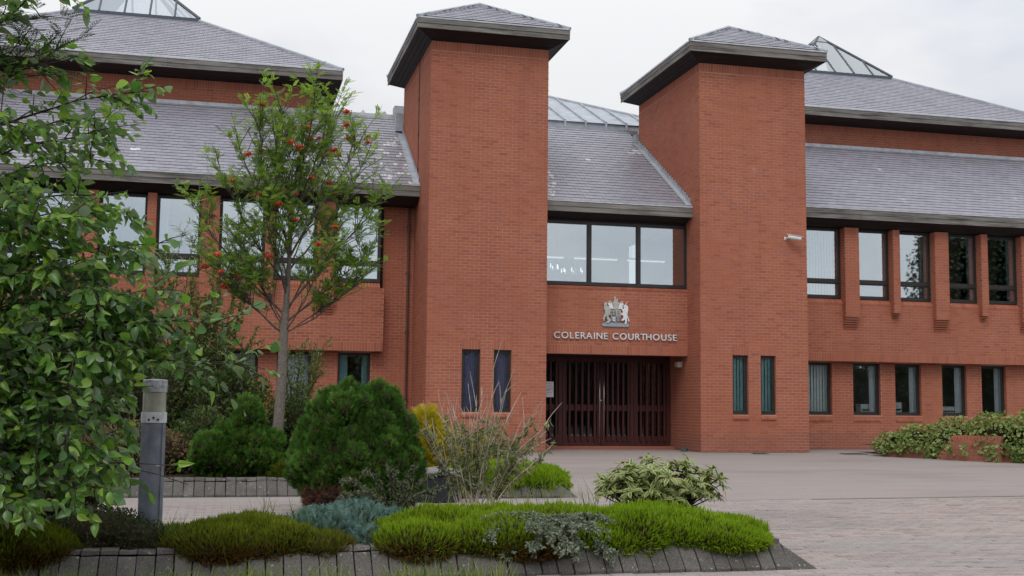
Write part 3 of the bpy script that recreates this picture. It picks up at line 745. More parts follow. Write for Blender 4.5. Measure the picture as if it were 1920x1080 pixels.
# papers and a coat rail seen dimly behind the doors
for (x, z, w, h) in ((8.83, 1.42, .07, .36), (9.18, 1.45, .06, .5), (9.68, 1.35, .1, .33), (9.86, 1.33, .1, .3)):
    q = MB(); q.box(x, x + w, YD + .042, YD + .046, z - h / 2, z + h / 2); q.build('window_paper', simple('grey_paper', (.35, .38, .45), .8), CH)

# ---- courtroom blocks behind: brick band, eave, pyramid slate roof, glazed lantern
def block(xc):
    h = 5.88; ye = 32.45; x0, x1, y0, y1 = xc - h, xc + h, ye, ye + 2 * h; ze, zf = 10.35, 10.08; rise = .575
    W = Wall(); wx0, wx1 = x0 + .75, x1 - .75
    W.face('x', 33.2, wx0, wx1, 9.0, 9.975, [], [(wx0, wx1, 9.75, 9.975)], .3)
    W.core.box(wx0, wx0 + .3, 33.5, y1 - .75, 6, 10.1, 1); W.core.box(wx1 - .3, wx1, 33.5, y1 - .75, 6, 10.1, 1)
    W.build('upper_wall', CH)
    q = MB(); lh = 1.83; lb = h - lh; zb = ze + rise * lb
    q.poly([(x0, y0, ze - .02), (x1, y0, ze - .02), (x1, y1, ze - .02), (x0, y1, ze - .02), (x0 + lb, y0 + lb, zb - .03), (x1 - lb, y0 + lb, zb - .03), (x1 - lb, y1 - lb, zb - .03), (x0 + lb, y1 - lb, zb - .03)], [(0, 1, 5, 4), (1, 2, 6, 5), (2, 3, 7, 6), (3, 0, 4, 7), (3, 2, 1, 0)])
    roof = q.build('block_roof', LEAD, CH)
    fascia(roof, x0, x1, ye, zf, ze, 33.22, 2.4, .1)
    for xa, s in ((x0, 1), (x1, -1)):
        q = MB(); q.box(min(xa, xa + s * .04), max(xa, xa + s * .04), y0 + .04, y1, zf, ze - .02); q.build('fascia_board', FASCIA, roof)
        q = MB(); q.box(min(xa + s * .05, xa + s * .8), max(xa + s * .05, xa + s * .8), y0 + .8, y1, zf + .015, zf + .04); q.build('soffit', SOFFIT, roof)
    slates('slate_covering', roof, (x0, y0, ze), (x1, y0, ze), rise, y0 + lb, lambda y: x0 + (y - y0), lambda y: x1 - (y - y0))
    for s in (1, -1): q = MB(); q.cyl((xc - s * h, y0, ze + .02), (xc - s * lh, y0 + lb, zb + .02), .055, .055, 6); q.build('hip_flashing', LEAD, roof)
    # lantern
    za = 14.62; y2 = y0 + lb; yc = y0 + h; P = [(xc - lh, y2, zb + .1), (xc + lh, y2, zb + .1), (xc + lh, y2 + 2 * lh, zb + .1), (xc - lh, y2 + 2 * lh, zb + .1)]; A = (xc, yc, za)
    q = MB(); q.box(xc - lh - .02, xc + lh + .02, y2 - .02, y2 + 2 * lh + .02, zb - .02, zb + .1)
    lan = q.build('roof_lantern', simple('lantern_metal', (.07, .085, .11), .5, .4), CH)
    q = MB(); q.box(xc - lh - .04, xc + lh + .04, y2 - .05, y2 + .01, zb - .05, zb - .02); q.build('lantern_kerb', LEAD, lan)
    bar = MB()
    for s in range(4):
        a, b = Vector(P[s]), Vector(P[(s + 1) % 4]); bar.cyl(a, A, .05, .05, 6)
        for k in range(1, 5):
            f = k / 5; base = a.lerp(b, f); fr = min(f, 1 - f) * 2; top = Vector(A).lerp((a + b) / 2, 0)
            mid = (a + b) / 2; up_ = Vector(A) - mid; tip = base + up_ * fr
            bar.cyl(base, tip, .032, .032, 6)
        qd = MB(); qd.poly([a, b, A], [(0, 1, 2)])
        qd.build('pane', SKYGLASS, lan)
    bar.build('glazing_bar', simple('lantern_bar', (.10, .11, .12), .6, .3), lan)
    q = MB(); c = .28; q.poly([(xc - c, yc - c, za - c * 1.06 + .04), (xc + c, yc - c, za - c * 1.06 + .04), (xc + c, yc + c, za - c * 1.06 + .04), (xc - c, yc + c, za - c * 1.06 + .04), (xc, yc, za + .06)], [(0, 1, 4), (1, 2, 4), (2, 3, 4), (3, 0, 4), (3, 2, 1, 0)])
    q.build('lantern_cap', LEAD, lan)
block(-3.0); block(20.64)
# ---- lead-grey standing-seam pyramid over the central hall
w = 4.6; yb, zb = 34.2, 9.8; rise = .46; cx = 9.46
q = MB(); q.poly([(cx - w, yb, zb), (cx + w, yb, zb), (cx + w, yb + 2 * w, zb), (cx - w, yb + 2 * w, zb), (cx, yb + w, zb + rise * w)], [(0, 1, 4), (1, 2, 4), (2, 3, 4), (3, 0, 4), (3, 2, 1, 0)])
q.box(cx - w + .05, cx + w - .05, yb + .06, yb + .3, 8.9, zb - .005)
hall = q.build('hall_roof', LEAD, CH)
q = MB(); x = cx - w + .35
while x < cx + w - .2:
    t = w - abs(x - cx)
    q.obox((x, yb + t / 2, zb + rise * t / 2 + .02), (.022, 0, 0), (0, t / 2, rise * t / 2), (0, -.02, .035)); q.box(x - .03, x + .03, yb - .03, yb + .06, zb - .28, zb + .03); x += .66
for s in (1, -1): q.cyl((cx + s * w, yb, zb + .02), (cx, yb + w, zb + rise * w + .02), .05, .05, 6)
q.build('standing_seam', LEAD, hall)
q = MB(); q.box(ex0 - .3, ex1 + .3, 33.0, 33.2, 9.2, 9.33); q.build('ridge_flashing', LEAD, mroof)
q = MB(); q.box(4.55, 4.85, 34.0, 34.4, 9.3, 9.85); q.build('roof_vent', LEAD, CH)
# ---- small fixings on the walls
q = MB(); q.cyl((4.40, YG - .05, 0), (4.40, YG - .05, 6.1), .032, n=10)
for z in (1.2, 2.9, 4.4, 5.6): q.box(4.35, 4.45, YG - .07, YG, z, z + .04)
q.build('downpipe', simple('brown_pipe', (.09, .045, .035), .5, .4), CH, smooth=False)
q = MB(); q.cyl((T1L - .012, YF + 1.75, 6.4), (T1L - .012, YF + 1.75, 9.9), .009, n=6)
for z in (7, 7.9, 8.8): q.box(T1L - .03, T1L, YF + 1.72, YF + 1.78, z, z + .04)
q.build('cable', FRAME, CH)

# ------------------------------------------------------------------ sign lettering
SG = thing('courthouse_sign', 'raised silver letters reading COLERAINE COURTHOUSE on the brick over the doors', 'sign', (9.46, YE, 2.78))
def letters(word, xa, xb, z0, h):
    chars = []
    for ch in word:
        cu = bpy.data.curves.new('letter', 'FONT'); cu.body = ch; cu.extrude = .06; cu.offset = .008; cu.size = 1
        ob = bpy.data.objects.new('letter_tmp', cu); COL.objects.link(ob); bpy.context.view_layer.update()
        me = bpy.data.meshes.new_from_object(ob.evaluated_get(bpy.context.evaluated_depsgraph_get()))
        n = len(me.vertices); c = np.empty(n * 3, np.float32); me.vertices.foreach_get('co', c); c = c.reshape(-1, 3)
        bpy.data.objects.remove(ob); bpy.data.curves.remove(cu); chars.append((ch, me, c))
    cap = max(c[:, 1].max() for _, _, c in chars if True); sc = h / (chars[1][2][:, 1].max() - chars[1][2][:, 1].min())
    ws = [(c[:, 0].max() - c[:, 0].min()) * sc for _, _, c in chars]
    gap = .032; k = (xb - xa - gap * (len(ws) - 1)) / sum(ws); x = xa
    for i, ((ch, me, c), w) in enumerate(zip(chars, ws)):
        q = np.empty_like(c); q[:, 0] = (c[:, 0] - c[:, 0].min()) * sc * k; q[:, 2] = (c[:, 1]) * sc; q[:, 1] = -c[:, 2] * .3
        me.vertices.foreach_set('co', q.ravel()); me.materials.clear(); me.materials.append(SILVER); me.update()
        o = bpy.data.objects.new('letter', me); COL.objects.link(o); adopt(o, SG, (x, YE - .028, z0)); x += w * k + gap + (-.022 if ch in 'RT' else -.012 if i + 1 < len(chars) and chars[i + 1][0] == 'A' else .009)
letters('COLERAINE', 7.885, 9.245, 2.78, .165); letters('COURTHOUSE', 9.415, 11.115, 2.78, .165)

# ------------------------------------------------------------------ royal coat of arms in relief
CA = thing('coat_of_arms', 'painted relief royal coat of arms with lion, unicorn and crowned shield above the lettering', 'emblem', (9.50, YE, 3.1))
def relief(name, pts, depth, base, m, parent=CA, sx=1, cx=9.50, cz=3.10, bev=.006):
    """outline in centimetres from the foot of the emblem, extruded off the wall"""
    q = MB(); pr = [(cx + sx * x * .01, cz + z * .01) for x, z in pts]
    ar = sum(a[0] * b[1] - b[0] * a[1] for a, b in zip(pr, pr[1:] + pr[:1]))
    if ar < 0: pr = pr[::-1]
    n = len(pr); y1 = YE - base; y0 = y1 - depth
    vs = [(p[0], y0, p[1]) for p in pr] + [(p[0], y1, p[1]) for p in pr]
    q.poly(vs, [tuple(range(n))] + [(i, n + i, n + (i + 1) % n, (i + 1) % n) for i in range(n)])
    return q.build(name, m, parent, bevel=bev)
GOLD = simple('weathered_gilding', (.43, .425, .39), .5, .5, .35, 40); STONEW = simple('emblem_white', (.72, .74, .76), .5, .4, .15, 40)
GREYB = simple('emblem_blue_grey', (.28, .36, .42), .5, .4, .3, 40); DARKR = simple('emblem_dark', (.16, .13, .12), .6, .3, .4, 60)
relief('motto_scroll', [(-33, 0), (33, 0), (36, 4), (33, 10), (20, 8), (8, 11), (0, 8), (-8, 11), (-20, 8), (-33, 10), (-36, 4)], .035, .0, GREYB)
relief('shield', [(-13, 42), (13, 42), (13, 24), (9, 14), (0, 8), (-9, 14), (-13, 24)], .045, .0, GOLD)
for (x0, x1, z0, z1, mm) in ((-11.5, -.6, 26.5, 40.5, DARKR), (.6, 11.5, 26.5, 40.5, GOLD), (-11, -.6, 14, 25.5, GREYB), (.6, 11, 14, 25.5, DARKR)):
    if z0 < 20: p = [(x0, z1), (x1, z1), (x1, 11 if x1 < 2 else 16), (x0, 16 if x0 < -2 else 11)]
    else: p = [(x0, z0), (x1, z0), (x1, z1), (x0, z1)]
    relief('quarter', p, .012, .045, mm, bev=.002)
    for k in range(3): relief('charge', [((x0 + x1) / 2 - 3.6, z1 - 4 * k - 3.6), ((x0 + x1) / 2 + 3.6, z1 - 4 * k - 3.2), ((x0 + x1) / 2 + 2.5, z1 - 4 * k - 1.4), ((x0 + x1) / 2 - 3, z1 - 4 * k - 1.6)], .006, .057, STONEW if mm is GREYB else GOLD if mm is DARKR else DARKR, bev=0)
relief('helmet', [(-6, 43), (6, 43), (8, 50), (5, 55), (-5, 55), (-8, 50)], .05, .0, GOLD)
for s in (1, -1):
    relief('mantling', [(6, 44), (14, 45), (20, 49), (17, 52), (21, 56), (19, 61), (14, 58), (12, 62), (9, 57), (7, 53)], .04, 0, STONEW, sx=s)
    relief('mantling', [(14, 59), (20, 60), (18, 66), (13, 65)], .03, 0, GOLD, sx=s)
relief('crown', [(-8, 55), (8, 55), (9, 60), (6, 63), (0, 61), (-6, 63), (-9, 60)], .05, 0, GOLD)
relief('crest_lion', [(-6, 61), (6, 61), (5, 66), (7, 71), (4, 72), (3, 69), (0, 70), (1, 75), (-3, 77), (-6, 73), (-4, 69)], .04, 0, GOLD)
lion = [(-15, 12), (-19, 8), (-26, 8), (-25, 12), (-21, 14), (-25, 21), (-24, 27), (-29, 22), (-30, 14), (-33, 13), (-35, 19), (-31, 28), (-28, 36), (-32, 46), (-31, 53), (-34, 58), (-27, 57), (-22, 53), (-19, 47), (-14, 44), (-13, 38), (-16, 35), (-13, 30), (-17, 28), (-20, 31), (-19, 24), (-14, 19), (-12, 14)]
relief('lion', lion, .055, .0, GOLD)
relief('lion_crown', [(-30, 57), (-23, 56), (-22, 61), (-25, 59.5), (-27, 62), (-29, 60), (-32, 62)], .05, 0, GOLD)
uni = [(13, 16), (19, 21), (20, 28), (14, 30), (12, 35), (15, 36), (17, 32), (19, 38), (16, 42), (14, 46), (17, 47), (20, 44), (22, 50), (19, 52), (25, 56), (31, 54), (33, 46), (31, 36), (30, 30), (34, 22), (36, 15), (34, 12), (32, 20), (29, 24), (30, 15), (27, 7), (23, 6), (25, 13), (24, 19), (19, 15)]
relief('unicorn', uni, .055, .0, STONEW)
relief('horn', [(24, 55), (26, 55), (33, 66)], .03, .01, STONEW, bev=0)

# ------------------------------------------------------------------ small things on and by the building
sc = thing('security_camera', 'white bullet security camera on the right tower near its right edge', 'camera', (13.80, YF, 5.38))
q = MB(); q.box(13.74, 13.80, YF - .02, YF, 5.38, 5.46); q.cyl((13.77, YF - .01, 5.42), (13.81, YF - .12, 5.43), .018, n=8); q.build('bracket', WHITE, sc)
q = MB(); q.cyl((13.79, YF - .12, 5.455), (14.10, YF - .25, 5.39), .05, .052, 16); q.build('housing', WHITE, sc, smooth=False, bevel=.005)
q = MB(); q.obox((13.96, YF - .19, 5.475), (.19, -.08, -.04), (.022, .052, 0), (0, 0, .006)); q.build('sun_shield', WHITE, sc)
q = MB(); q.cyl((14.101, YF - .2505, 5.39), (14.112, YF - .255, 5.388), .036, n=14); q.build('lens', FRAME, sc)
wl = thing('bulkhead_light', 'small cream box light high on the brick side wall beside the doors', 'light', (T2L - .05, 28.84, 2.10))
q = MB(); q.box(T2L - .03, T2L, 28.72, 28.98, 2.12, 2.28); q.build('back_box', simple('cream_plastic', (.5, .47, .38), .5), wl, bevel=.006)
q = MB(); q.box(T2L - .12, T2L - .03, 28.73, 28.97, 2.13, 2.27); q.build('diffuser', simple('cream_diffuser', (.58, .55, .45), .4), wl, bevel=.02)
nt_ = thing('notice_sheet', 'white paper notice with grey lines taped to the far left door slats', 'notice', (8.12, YD - .08, 1.32))
q = MB(); q.box(7.93, 8.215, YD - .066, YD - .062, 1.32, 1.72); q.build('paper', simple('white_paper', (.72, .73, .76), .8), nt_)
q = MB()
for (z, a, b) in ((1.66, 7.97, 8.17), (1.60, 7.97, 8.14), (1.52, 7.97, 8.18), (1.49, 7.97, 8.12), (1.43, 7.97, 8.17), (1.38, 7.97, 8.10)): q.box(a, b, YD - .0668, YD - .0662, z, z + .012)
q.build('printed_lines', simple('grey_ink', (.35, .36, .4), .8), nt_)
q = MB(); V = []
for i in range(8):
    t = i / 8 * 2 * math.pi; V.append((.11 * math.cos(t) * (1 + .15 * math.sin(3 * t)), .07 * math.sin(t)))
st = MB(); pr = [(11.2 + a, 27.97 + b) for a, b in V]
st.poly([(x, y, .0) for x, y in pr] + [(11.2 + (x - 11.2) * .85, 27.97 + (y - 27.97) * .85, .09 + .01 * math.sin(i)) for i, (x, y) in enumerate(pr)], [tuple(range(8, 16))] + [(i, (i + 1) % 8, 8 + (i + 1) % 8, 8 + i) for i in range(8)])
so_ = st.build('door_stone', simple('dark_stone', (.06, .065, .07), .8), None, bevel=.012); tag(so_, 'dark grey stone used as a doorstop by the right tower corner', 'stone')
for (x, y, wx, wy, lb) in ((12.55, 26.75, .36, .22, 'small dark drain cover in the paving before the right tower'), (14.9, 26.6, .6, .36, 'larger dark drain grate in the paving before the right wing')):
    q = MB(); z = gz(y); q.box(x, x + wx, y, y + wy, z - .03, z + .006); d = q.build('drain_cover', simple('cast_iron', (.06, .058, .056), .6, .4)); tag(d, lb, 'drain cover', 'drain covers in the paving')
    for k in range(6):
        qq = MB(); qq.box(x + .03 + (wx - .06) * k / 6, x + .03 + (wx - .06) * (k + .6) / 6, y + .03, y + wy - .03, z + .006, z + .014); qq.build('grate_bar', simple('cast_iron', (.06, .058, .056), .6, .4), d)

# things standing on the window boards inside
def printer(x, z, w, h, lab, rounded):
    t = thing('printer', lab, 'printer', (x, YGW + .22, z), 'office machines on the window boards')
    q = MB(); q.box(x - w / 2, x + w / 2, YGW + .12, YGW + .40, z, z + h); q.build('case', WHITE, t, bevel=.05 if rounded else .012)
    q = MB(); q.box(x - w * .35, x + w * .35, YGW + .10, YGW + .12, z + h * .25, z + h * .4); q.build('paper_slot', FRAME, t)
    q = MB(); q.box(x - w * .3, x + w * .3, YGW + .10, YGW + .22, z + h * .12, z + h * .16); q.build('tray', WHITE, t)
printer(18.36, 1.0, .30, .30, 'upright white office machine behind the third ground floor window right of the tower', False)
printer(20.02, 1.0, .56, .2, 'low rounded white printer behind the fourth ground floor window right of the tower', True)
printer(17.38, 1.0, .3, .24, 'grey white office machine behind the second ground floor window right of the tower', False)
pk = MB(); pk.box(17.58, 17.68, YGW + .12, YGW + .2, 1.0, 1.16); o = pk.build('pink_box', simple('pink_card', (.62, .08, .22), .6)); tag(o, 'small bright pink carton behind the second ground floor window right of the tower', 'box')
for i, a in enumerate(((15.42, 16.24), (16.88, 17.73), (18.18, 19.0), (19.66, 20.45), (20.93, 21.73))):
    q = MB(); q.box(a[0], a[1], YGW + .085, YGW + .5, .94, .995); q.build('window_board', simple('white_board', (.5, .5, .49), .6), CH)
# lit candle-style chandeliers and ceiling tubes seen through the glass over the door
BULB = emit('candle_bulb', (1, .93, .78), 2.6); TUBE = emit('ceiling_tube', (1, .98, .95), .9)
for (x, y, z, lb) in ((8.15, 30.2, 4.75, 'lit candle chandelier behind the left pane over the entrance'), (9.1, 30.6, 4.72, 'lit candle chandelier behind the middle panes over the entrance')):
    c = thing('chandelier', lb, 'chandelier', (x, y, z), 'chandeliers in the entrance hall')
    q = MB(); q.cyl((x, y, z - .05), (x, y, 5.8), .012, n=6); q.lathe([(.0, z - .12), (.05, z - .08), (.03, z), (.05, z + .05), (.0, z + .1)], x, y, 10); q.build('stem', STEEL, c)
    for k in range(9):
        t = 2 * math.pi * k / 9; px, py = x + .36 * math.cos(t), y + .36 * math.sin(t)
        q = MB(); q.cyl((x, y, z - .05), (px, py, z - .02), .008, n=5); q.build('arm', STEEL, c)
        q = MB(); q.cyl((px, py, z - .02), (px, py, z + .09), .016, .008, 6); q.build('bulb', BULB, c)
for i, (x, y) in enumerate(((8.0, 30.0), (9.5, 30.0), (11.0, 30.0))):
    q = MB(); q.box(x - .6, x + .6, y - .04, y + .04, 5.0, 5.03); o = q.build('tube_light', TUBE); tag(o, ('leftmost', 'middle', 'rightmost')[i] + ' of three ceiling tubes glowing behind the glass over the entrance', 'light', 'ceiling tubes in the entrance hall')
    q = MB(); q.box(x - .62, x + .62, y - .05, y + .05, 5.032, 5.08)
    for xx in (x - .5, x + .5): q.cyl((xx, y, 5.08), (xx, y, 5.8), .006, n=4)
    q.build('fitting', WHITE, o)

# ------------------------------------------------------------------ raised beds edged with splayed concrete blocks
def rough(q): q.v = [(x + rnd.gauss(0, .0022), y + rnd.gauss(0, .0035), z + rnd.gauss(0, .003)) for x, y, z in q.v]
def kerb_bed(name, label, x0, x1, yf, outline, zsoil, w=.134, xs0=None):
    t = thing(name, label, 'planting bed', ((x0 + x1) / 2, yf, gz(yf)))
    z = gz(yf) - .0; h = .195
    n = int(round((x1 - x0) / w)); w = (x1 - x0) / n
    for i in range(n):
        a, b = x0 + i * w + .004, x0 + (i + 1) * w - .004; j = rnd.gauss(0, .005); k = rnd.gauss(0, .005)
        q = MB(); q.prism([(yf + j, z - .03), (yf + .205 + j, z - .03), (yf + .205 + j, z + h - .012 + k), (yf + .175 + j, z + h - .012 + k), (yf + j, z + .02)], 'x', a, b); rough(q)
        q.build('kerb_block', KERB, t, bevel=.006)
        q = MB(); j2 = rnd.uniform(-.004, .004)
        q.prism([(yf + .19 + j2, z + h - .005), (yf + .36 + j2, z + h - .005), (yf + .36 + j2, z + h + .035 + k), (yf + .21 + j2, z + h + .028 + k)], 'x', a, b); rough(q)
        q.build('coping_block', KERB, t, bevel=.006)
    q = MB(); q.box(x0, x1, yf + .03, yf + .22, z - .03, z + .03); q.build('kerb_bedding', SOIL, t)
    # splayed corner at the right-hand end and returned blocks running back
    q = MB(); q.poly([(x1, yf, z - .02), (x1 + .27, yf + .02, z - .02), (x1, yf + .175, z + h - .012), (x1, yf + .3, z - .02), (x1 + .27, yf + .3, z - .02), (x1, yf + .3, z + h - .012)], [(0, 1, 2), (1, 4, 5, 2), (0, 2, 5, 3), (0, 3, 4, 1), (3, 5, 4)])
    q.build('corner_block', KERB, t, bevel=.004)
    ymax = max(p[1] for p in outline if p[0] > x1 - .6); y = yf + .31
    while y < ymax:
        q = MB(); zz = gz(y); q.poly([(x1 - .02, y, zz - .02), (x1 + .27, y, zz - .02), (x1 + .03, y, zz + h), (x1 - .02, y, zz + h), (x1 - .02, y + .126, zz - .02), (x1 + .27, y + .126, zz - .02), (x1 + .03, y + .126, zz + h), (x1 - .02, y + .126, zz + h)], [(0, 1, 2, 3), (7, 6, 5, 4), (1, 5, 6, 2), (2, 6, 7, 3), (0, 4, 5, 1), (3, 7, 4, 0)])
        q.build('kerb_block', KERB, t, bevel=.006); y += .134
    q = MB(); m_ = len(outline)
    q.poly([(x, y, zsoil + .0) for x, y in outline] + [(x, y, gz(y) - .05) for x, y in outline], [tuple(range(m_))] + [(i, m_ + i, m_ + (i + 1) % m_, (i + 1) % m_) for i in range(m_)])
    q.build('soil', SOIL, t)
    return t
kerb_bed('raised_bed', 'front raised planting bed edged with splayed grey concrete blocks and full of heather', -2.6, 4.6, 9.14, [(-2.6, 9.4), (4.6, 9.4), (4.6, 11.4), (-2.6, 11.4)], -.02)
kerb_bed('raised_bed', 'planting bed behind the brick path on the left with a thin tree and clipped conifer', -3.6, .98, 16.2, [(-3.6, 16.5), (.98, 16.5), (.98, 17.6), (2.7, 17.6), (2.7, 29.6), (-9, 29.6), (-9, 16.5)], .06)
kerb_bed('raised_bed', 'planting bed in the middle with bright green heather and dead stems before the left tower', 2.3, 4.5, 15.72, [(2.3, 16.0), (4.5, 16.0), (4.5, 18.6), (3.4, 21), (2.3, 21)], .05)

# ------------------------------------------------------------------ bollard light
bl = thing('bollard_light', 'grey metal bollard light with white collar and clear lens half hidden by leaves', 'bollard', (-.555, 9.95, -.02))
bx, by = -.555, 9.95
BGREY = simple('bollard_grey', (.15, .17, .205), .5, .4, .28, 9); BWH = simple('bollard_collar', (.50, .52, .53), .6, .4, .25, 20); GALV = simple('bollard_cap', (.28, .29, .31), .55, .4, .45, 25)
q = MB(); q.cyl((bx, by, .13), (bx, by, .935), .095, n=28); q.build('post', BGREY, bl, smooth=False)
q = MB(); q.cyl((bx, by, -.05), (bx, by, .128), .092, n=28); q.build('base_sleeve', simple('bollard_base', (.05, .055, .065), .5), bl)
q = MB(); q.cyl((bx, by, .935), (bx, by, 1.02), .1005, n=28); q.build('collar', BWH, bl)
for a in (-1.9, -1.55, -1.2):
    q = MB(); v = Vector((math.cos(a), math.sin(a), 0)); p = Vector((bx, by, .975 if a == -1.55 else .96)) + v * .099; q.cyl(p, p + v * .006, .009, n=8); q.build('screw', FRAME, bl)
q = MB(); q.cyl((bx, by, 1.02), (bx, by, 1.18), .091, n=28); q.build('lens', simple('cloudy_lens', (.27, .27, .22), .25, .5, .2, 9), bl)
q = MB(); q.lathe([(.097, 1.18), (.097, 1.272), (.09, 1.28), (.0, 1.285)], bx, by, 28); q.build('cap', GALV, bl)
q = MB(); q.box(bx + .07, bx + .074, by - .075, by - .07, .15, .93); q.build('seam', FRAME, bl)

# low round drum with a grey lid by the clipped conifer
dr = thing('planter_drum', 'low round drum with flat grey lid beside the large clipped conifer', 'drum', (2.72, 15.4, -.1))
q = MB(); q.lathe([(.30, -.14), (.30, .19), (.0, .2)], 2.72, 15.4, 28); q.build('body', simple('dark_drum', (.03, .032, .038), .6), dr)
q = MB(); q.lathe([(.33, .2), (.345, .225), (.33, .25), (.0, .30)], 2.72, 15.4, 32); q.build('lid', simple('grey_lid', (.19, .185, .185), .6), dr)

# ------------------------------------------------------------------ brick planter at the right
P0, P1 = Vector((15.45, 25.75, 0)), Vector((19.4, 20.3, 0)); dv = (P1 - P0).normalized(); nv = Vector((dv.y, -dv.x, 0)); nv = -nv if nv.y > 0 else nv
BP = thing('brick_planter', 'low red brick planter with a raised sloping pier, overhung by variegated ivy', 'planter', (17, 23.6, -.05))
def pb(core, s0, s1, d0, zt, zt0=None, off=0):
    """courses of bricks along the planter front from s0 to s1, standing d0 out from the line"""
    k = 0
    bmx = MB()
    zb = -.14
    while zb + k * .075 < zt:
        s = s0 - (.1125 if k % 2 else 0)
        while s < s1:
            a, b = max(s + .005, s0), min(s + .22, s1)
            zz0, zz1 = zb + k * .075 + .005, min(zb + k * .075 + .07, zt)
            if b - a > .02 and zz1 - zz0 > .02:
                if zt0 is not None:       # sloping left end
                    lim = zt0 + (zt - zt0) * min(1, max(0, (a - s0) / .35))
                    if zz1 > lim: s += .225; continue
                c = P0 + dv * ((a + b) / 2) + nv * (d0 - .045)
                q = MB(); q.obox((c.x, c.y, (zz0 + zz1) / 2), dv * ((b - a) / 2), nv * .05, (0, 0, (zz1 - zz0) / 2)); q.build('brick', BRICK, core)
            s += .225
        k += 1
def pcore(s0, s1, d0, zt):
    q = MB(); c = P0 + dv * ((s0 + s1) / 2) + nv * (d0 - .16); q.obox((c.x, c.y, zt / 2 - .1), dv * ((s1 - s0) / 2), nv * .155, (0, 0, zt / 2 + .08)); return q.build('planter_wall', MORTAR, BP)
c = pcore(0, 6.5, -.002, .25); pb(c, 0, 5.6, 0, .25)
def ppt(s, d, z): v = P0 + dv * s + nv * d; return (v.x, v.y, z)
q = MB(); pf = [(1.34, -.12), (2.76, -.12), (2.76, .43), (1.74, .43)]
q.poly([ppt(s, .172, z) for s, z in pf] + [ppt(s, -.3, z) for s, z in pf], [(0, 1, 2, 3), (7, 6, 5, 4), (0, 4, 5, 1), (1, 5, 6, 2), (2, 6, 7, 3), (3, 7, 4, 0)])
c = q.build('planter_pier', MORTAR, BP)
k = 0
while k < 7:
    za, zb_ = -.10 + k * .075, -.10 + k * .075 + .065; s_in = 1.36 + .40 * (k + 1) * .075 / .55; s = 2.775; first = .11 if k % 2 else .22
    while s > s_in + .03:
        a = max(s - first + .008, s_in); q = MB(); q.poly([ppt(s, .178, za), ppt(a - .045, .178, za) if a == s_in else ppt(a, .178, za), ppt(a, .178, zb_), ppt(s, .178, zb_), ppt(s, .1, za), ppt(a - .045, .1, za) if a == s_in else ppt(a, .1, za), ppt(a, .1, zb_), ppt(s, .1, zb_)], [(3, 2, 1, 0), (4, 5, 6, 7), (0, 1, 5, 4), (1, 2, 6, 5), (2, 3, 7, 6), (3, 0, 4, 7)])
        q.build('brick', BRICK, c); s -= first; first = .225
    k += 1
for i in range(14):
    s = 1.74 + i * .075; cc = P0 + dv * (s + .036) + nv * .075
    q = MB(); q.obox((cc.x, cc.y, .475), dv * .033, nv * .105, (0, 0, .05)); q.build('brick', BRICK, c)
for i in range(7):     # sloped brick-on-edge coping
    f = (i + .5) / 7; s = 1.33 + .40 * f; cc = P0 + dv * s + nv * .075; q = MB()
    q.obox((cc.x, cc.y, -.08 + .57 * f), (dv * .023 + Vector((0, 0, .033))), nv * .105, (dv * -.036 + Vector((0, 0, .025)))); q.build('brick', BRICK, c)
q = MB(); m0 = P0 + nv * -.3; m1 = P1 + nv * -.3
q.poly([(m0.x, m0.y, .2), (m1.x, m1.y, .2), (22, 28, .2), (16, 28, .2)], [(0, 1, 2, 3)]); q.build('soil', SOIL, BP)

# ------------------------------------------------------------------ plants
def unit(a): return a / np.maximum(np.linalg.norm(a, axis=-1, keepdims=True), 1e-9)
def T_leaf(wd=.62, fold=.10, curl=.18):
    v = [(0, 0, 0)]; e = [0]
    for t, h in ((.12, .55), (.32, .98), (.55, .92), (.8, .52)):
        z = -curl * t * t; w = wd * .5 * h
        v += [(t, -w, z + fold * h), (t, 0, z), (t, w, z + fold * h)]; e += [1, 0, 1]
    v.append((1, 0, -curl)); e.append(.5)
    f3 = [(0, 1, 2), (0, 2, 3), (10, 13, 11), (11, 13, 12)]; f4 = []
    for r in range(3):
        b = 1 + r * 3; f4 += [(b, b + 3, b + 4, b + 1), (b + 1, b + 4, b + 5, b + 2)]
    return np.array(v), [np.array(f3), np.array(f4)], np.array(e)
def T_small(wd=.5, fold=.12): return np.array([(0, 0, 0), (.45, -wd / 2, fold), (.45, wd / 2, fold), (1, 0, -.05)]), [np.array([(0, 1, 3), (0, 3, 2)])], np.array([0, 1, 1, .4])
def T_strap(wd=.24):
    v = [(0, 0, 0), (.3, -wd / 2, .04), (.3, 0, 0.02), (.3, wd / 2, .04), (.7, -wd / 2, -.05), (.7, 0, -.09), (.7, wd / 2, -.05), (1, 0, -.24)]
    return np.array(v), [np.array([(0, 1, 2), (0, 2, 3), (4, 7, 5), (5, 7, 6)]), np.array([(1, 4, 5, 2), (2, 5, 6, 3)])], np.array([0, 1, 0, 1, 1, 0, 1, .6])
def T_sprig(w=.11):
    v = []; f = []; e = []
    for k in range(2):
        a = k * math.pi / 2; c, s = math.cos(a), math.sin(a); b = len(v)
        v += [(0, -w * .25 * c, -w * .25 * s), (0, w * .25 * c, w * .25 * s), (.55, w * .5 * c, w * .5 * s), (.55, -w * .5 * c, -w * .5 * s), (1, 0, 0)]; e += [0, 0, .55, .55, 1]
        f.append((b, b + 1, b + 2, b + 3))
    t = [(3, 2, 4), (8, 7, 9)]
    return np.array(v), [np.array(t), np.array(f)], np.array(e)
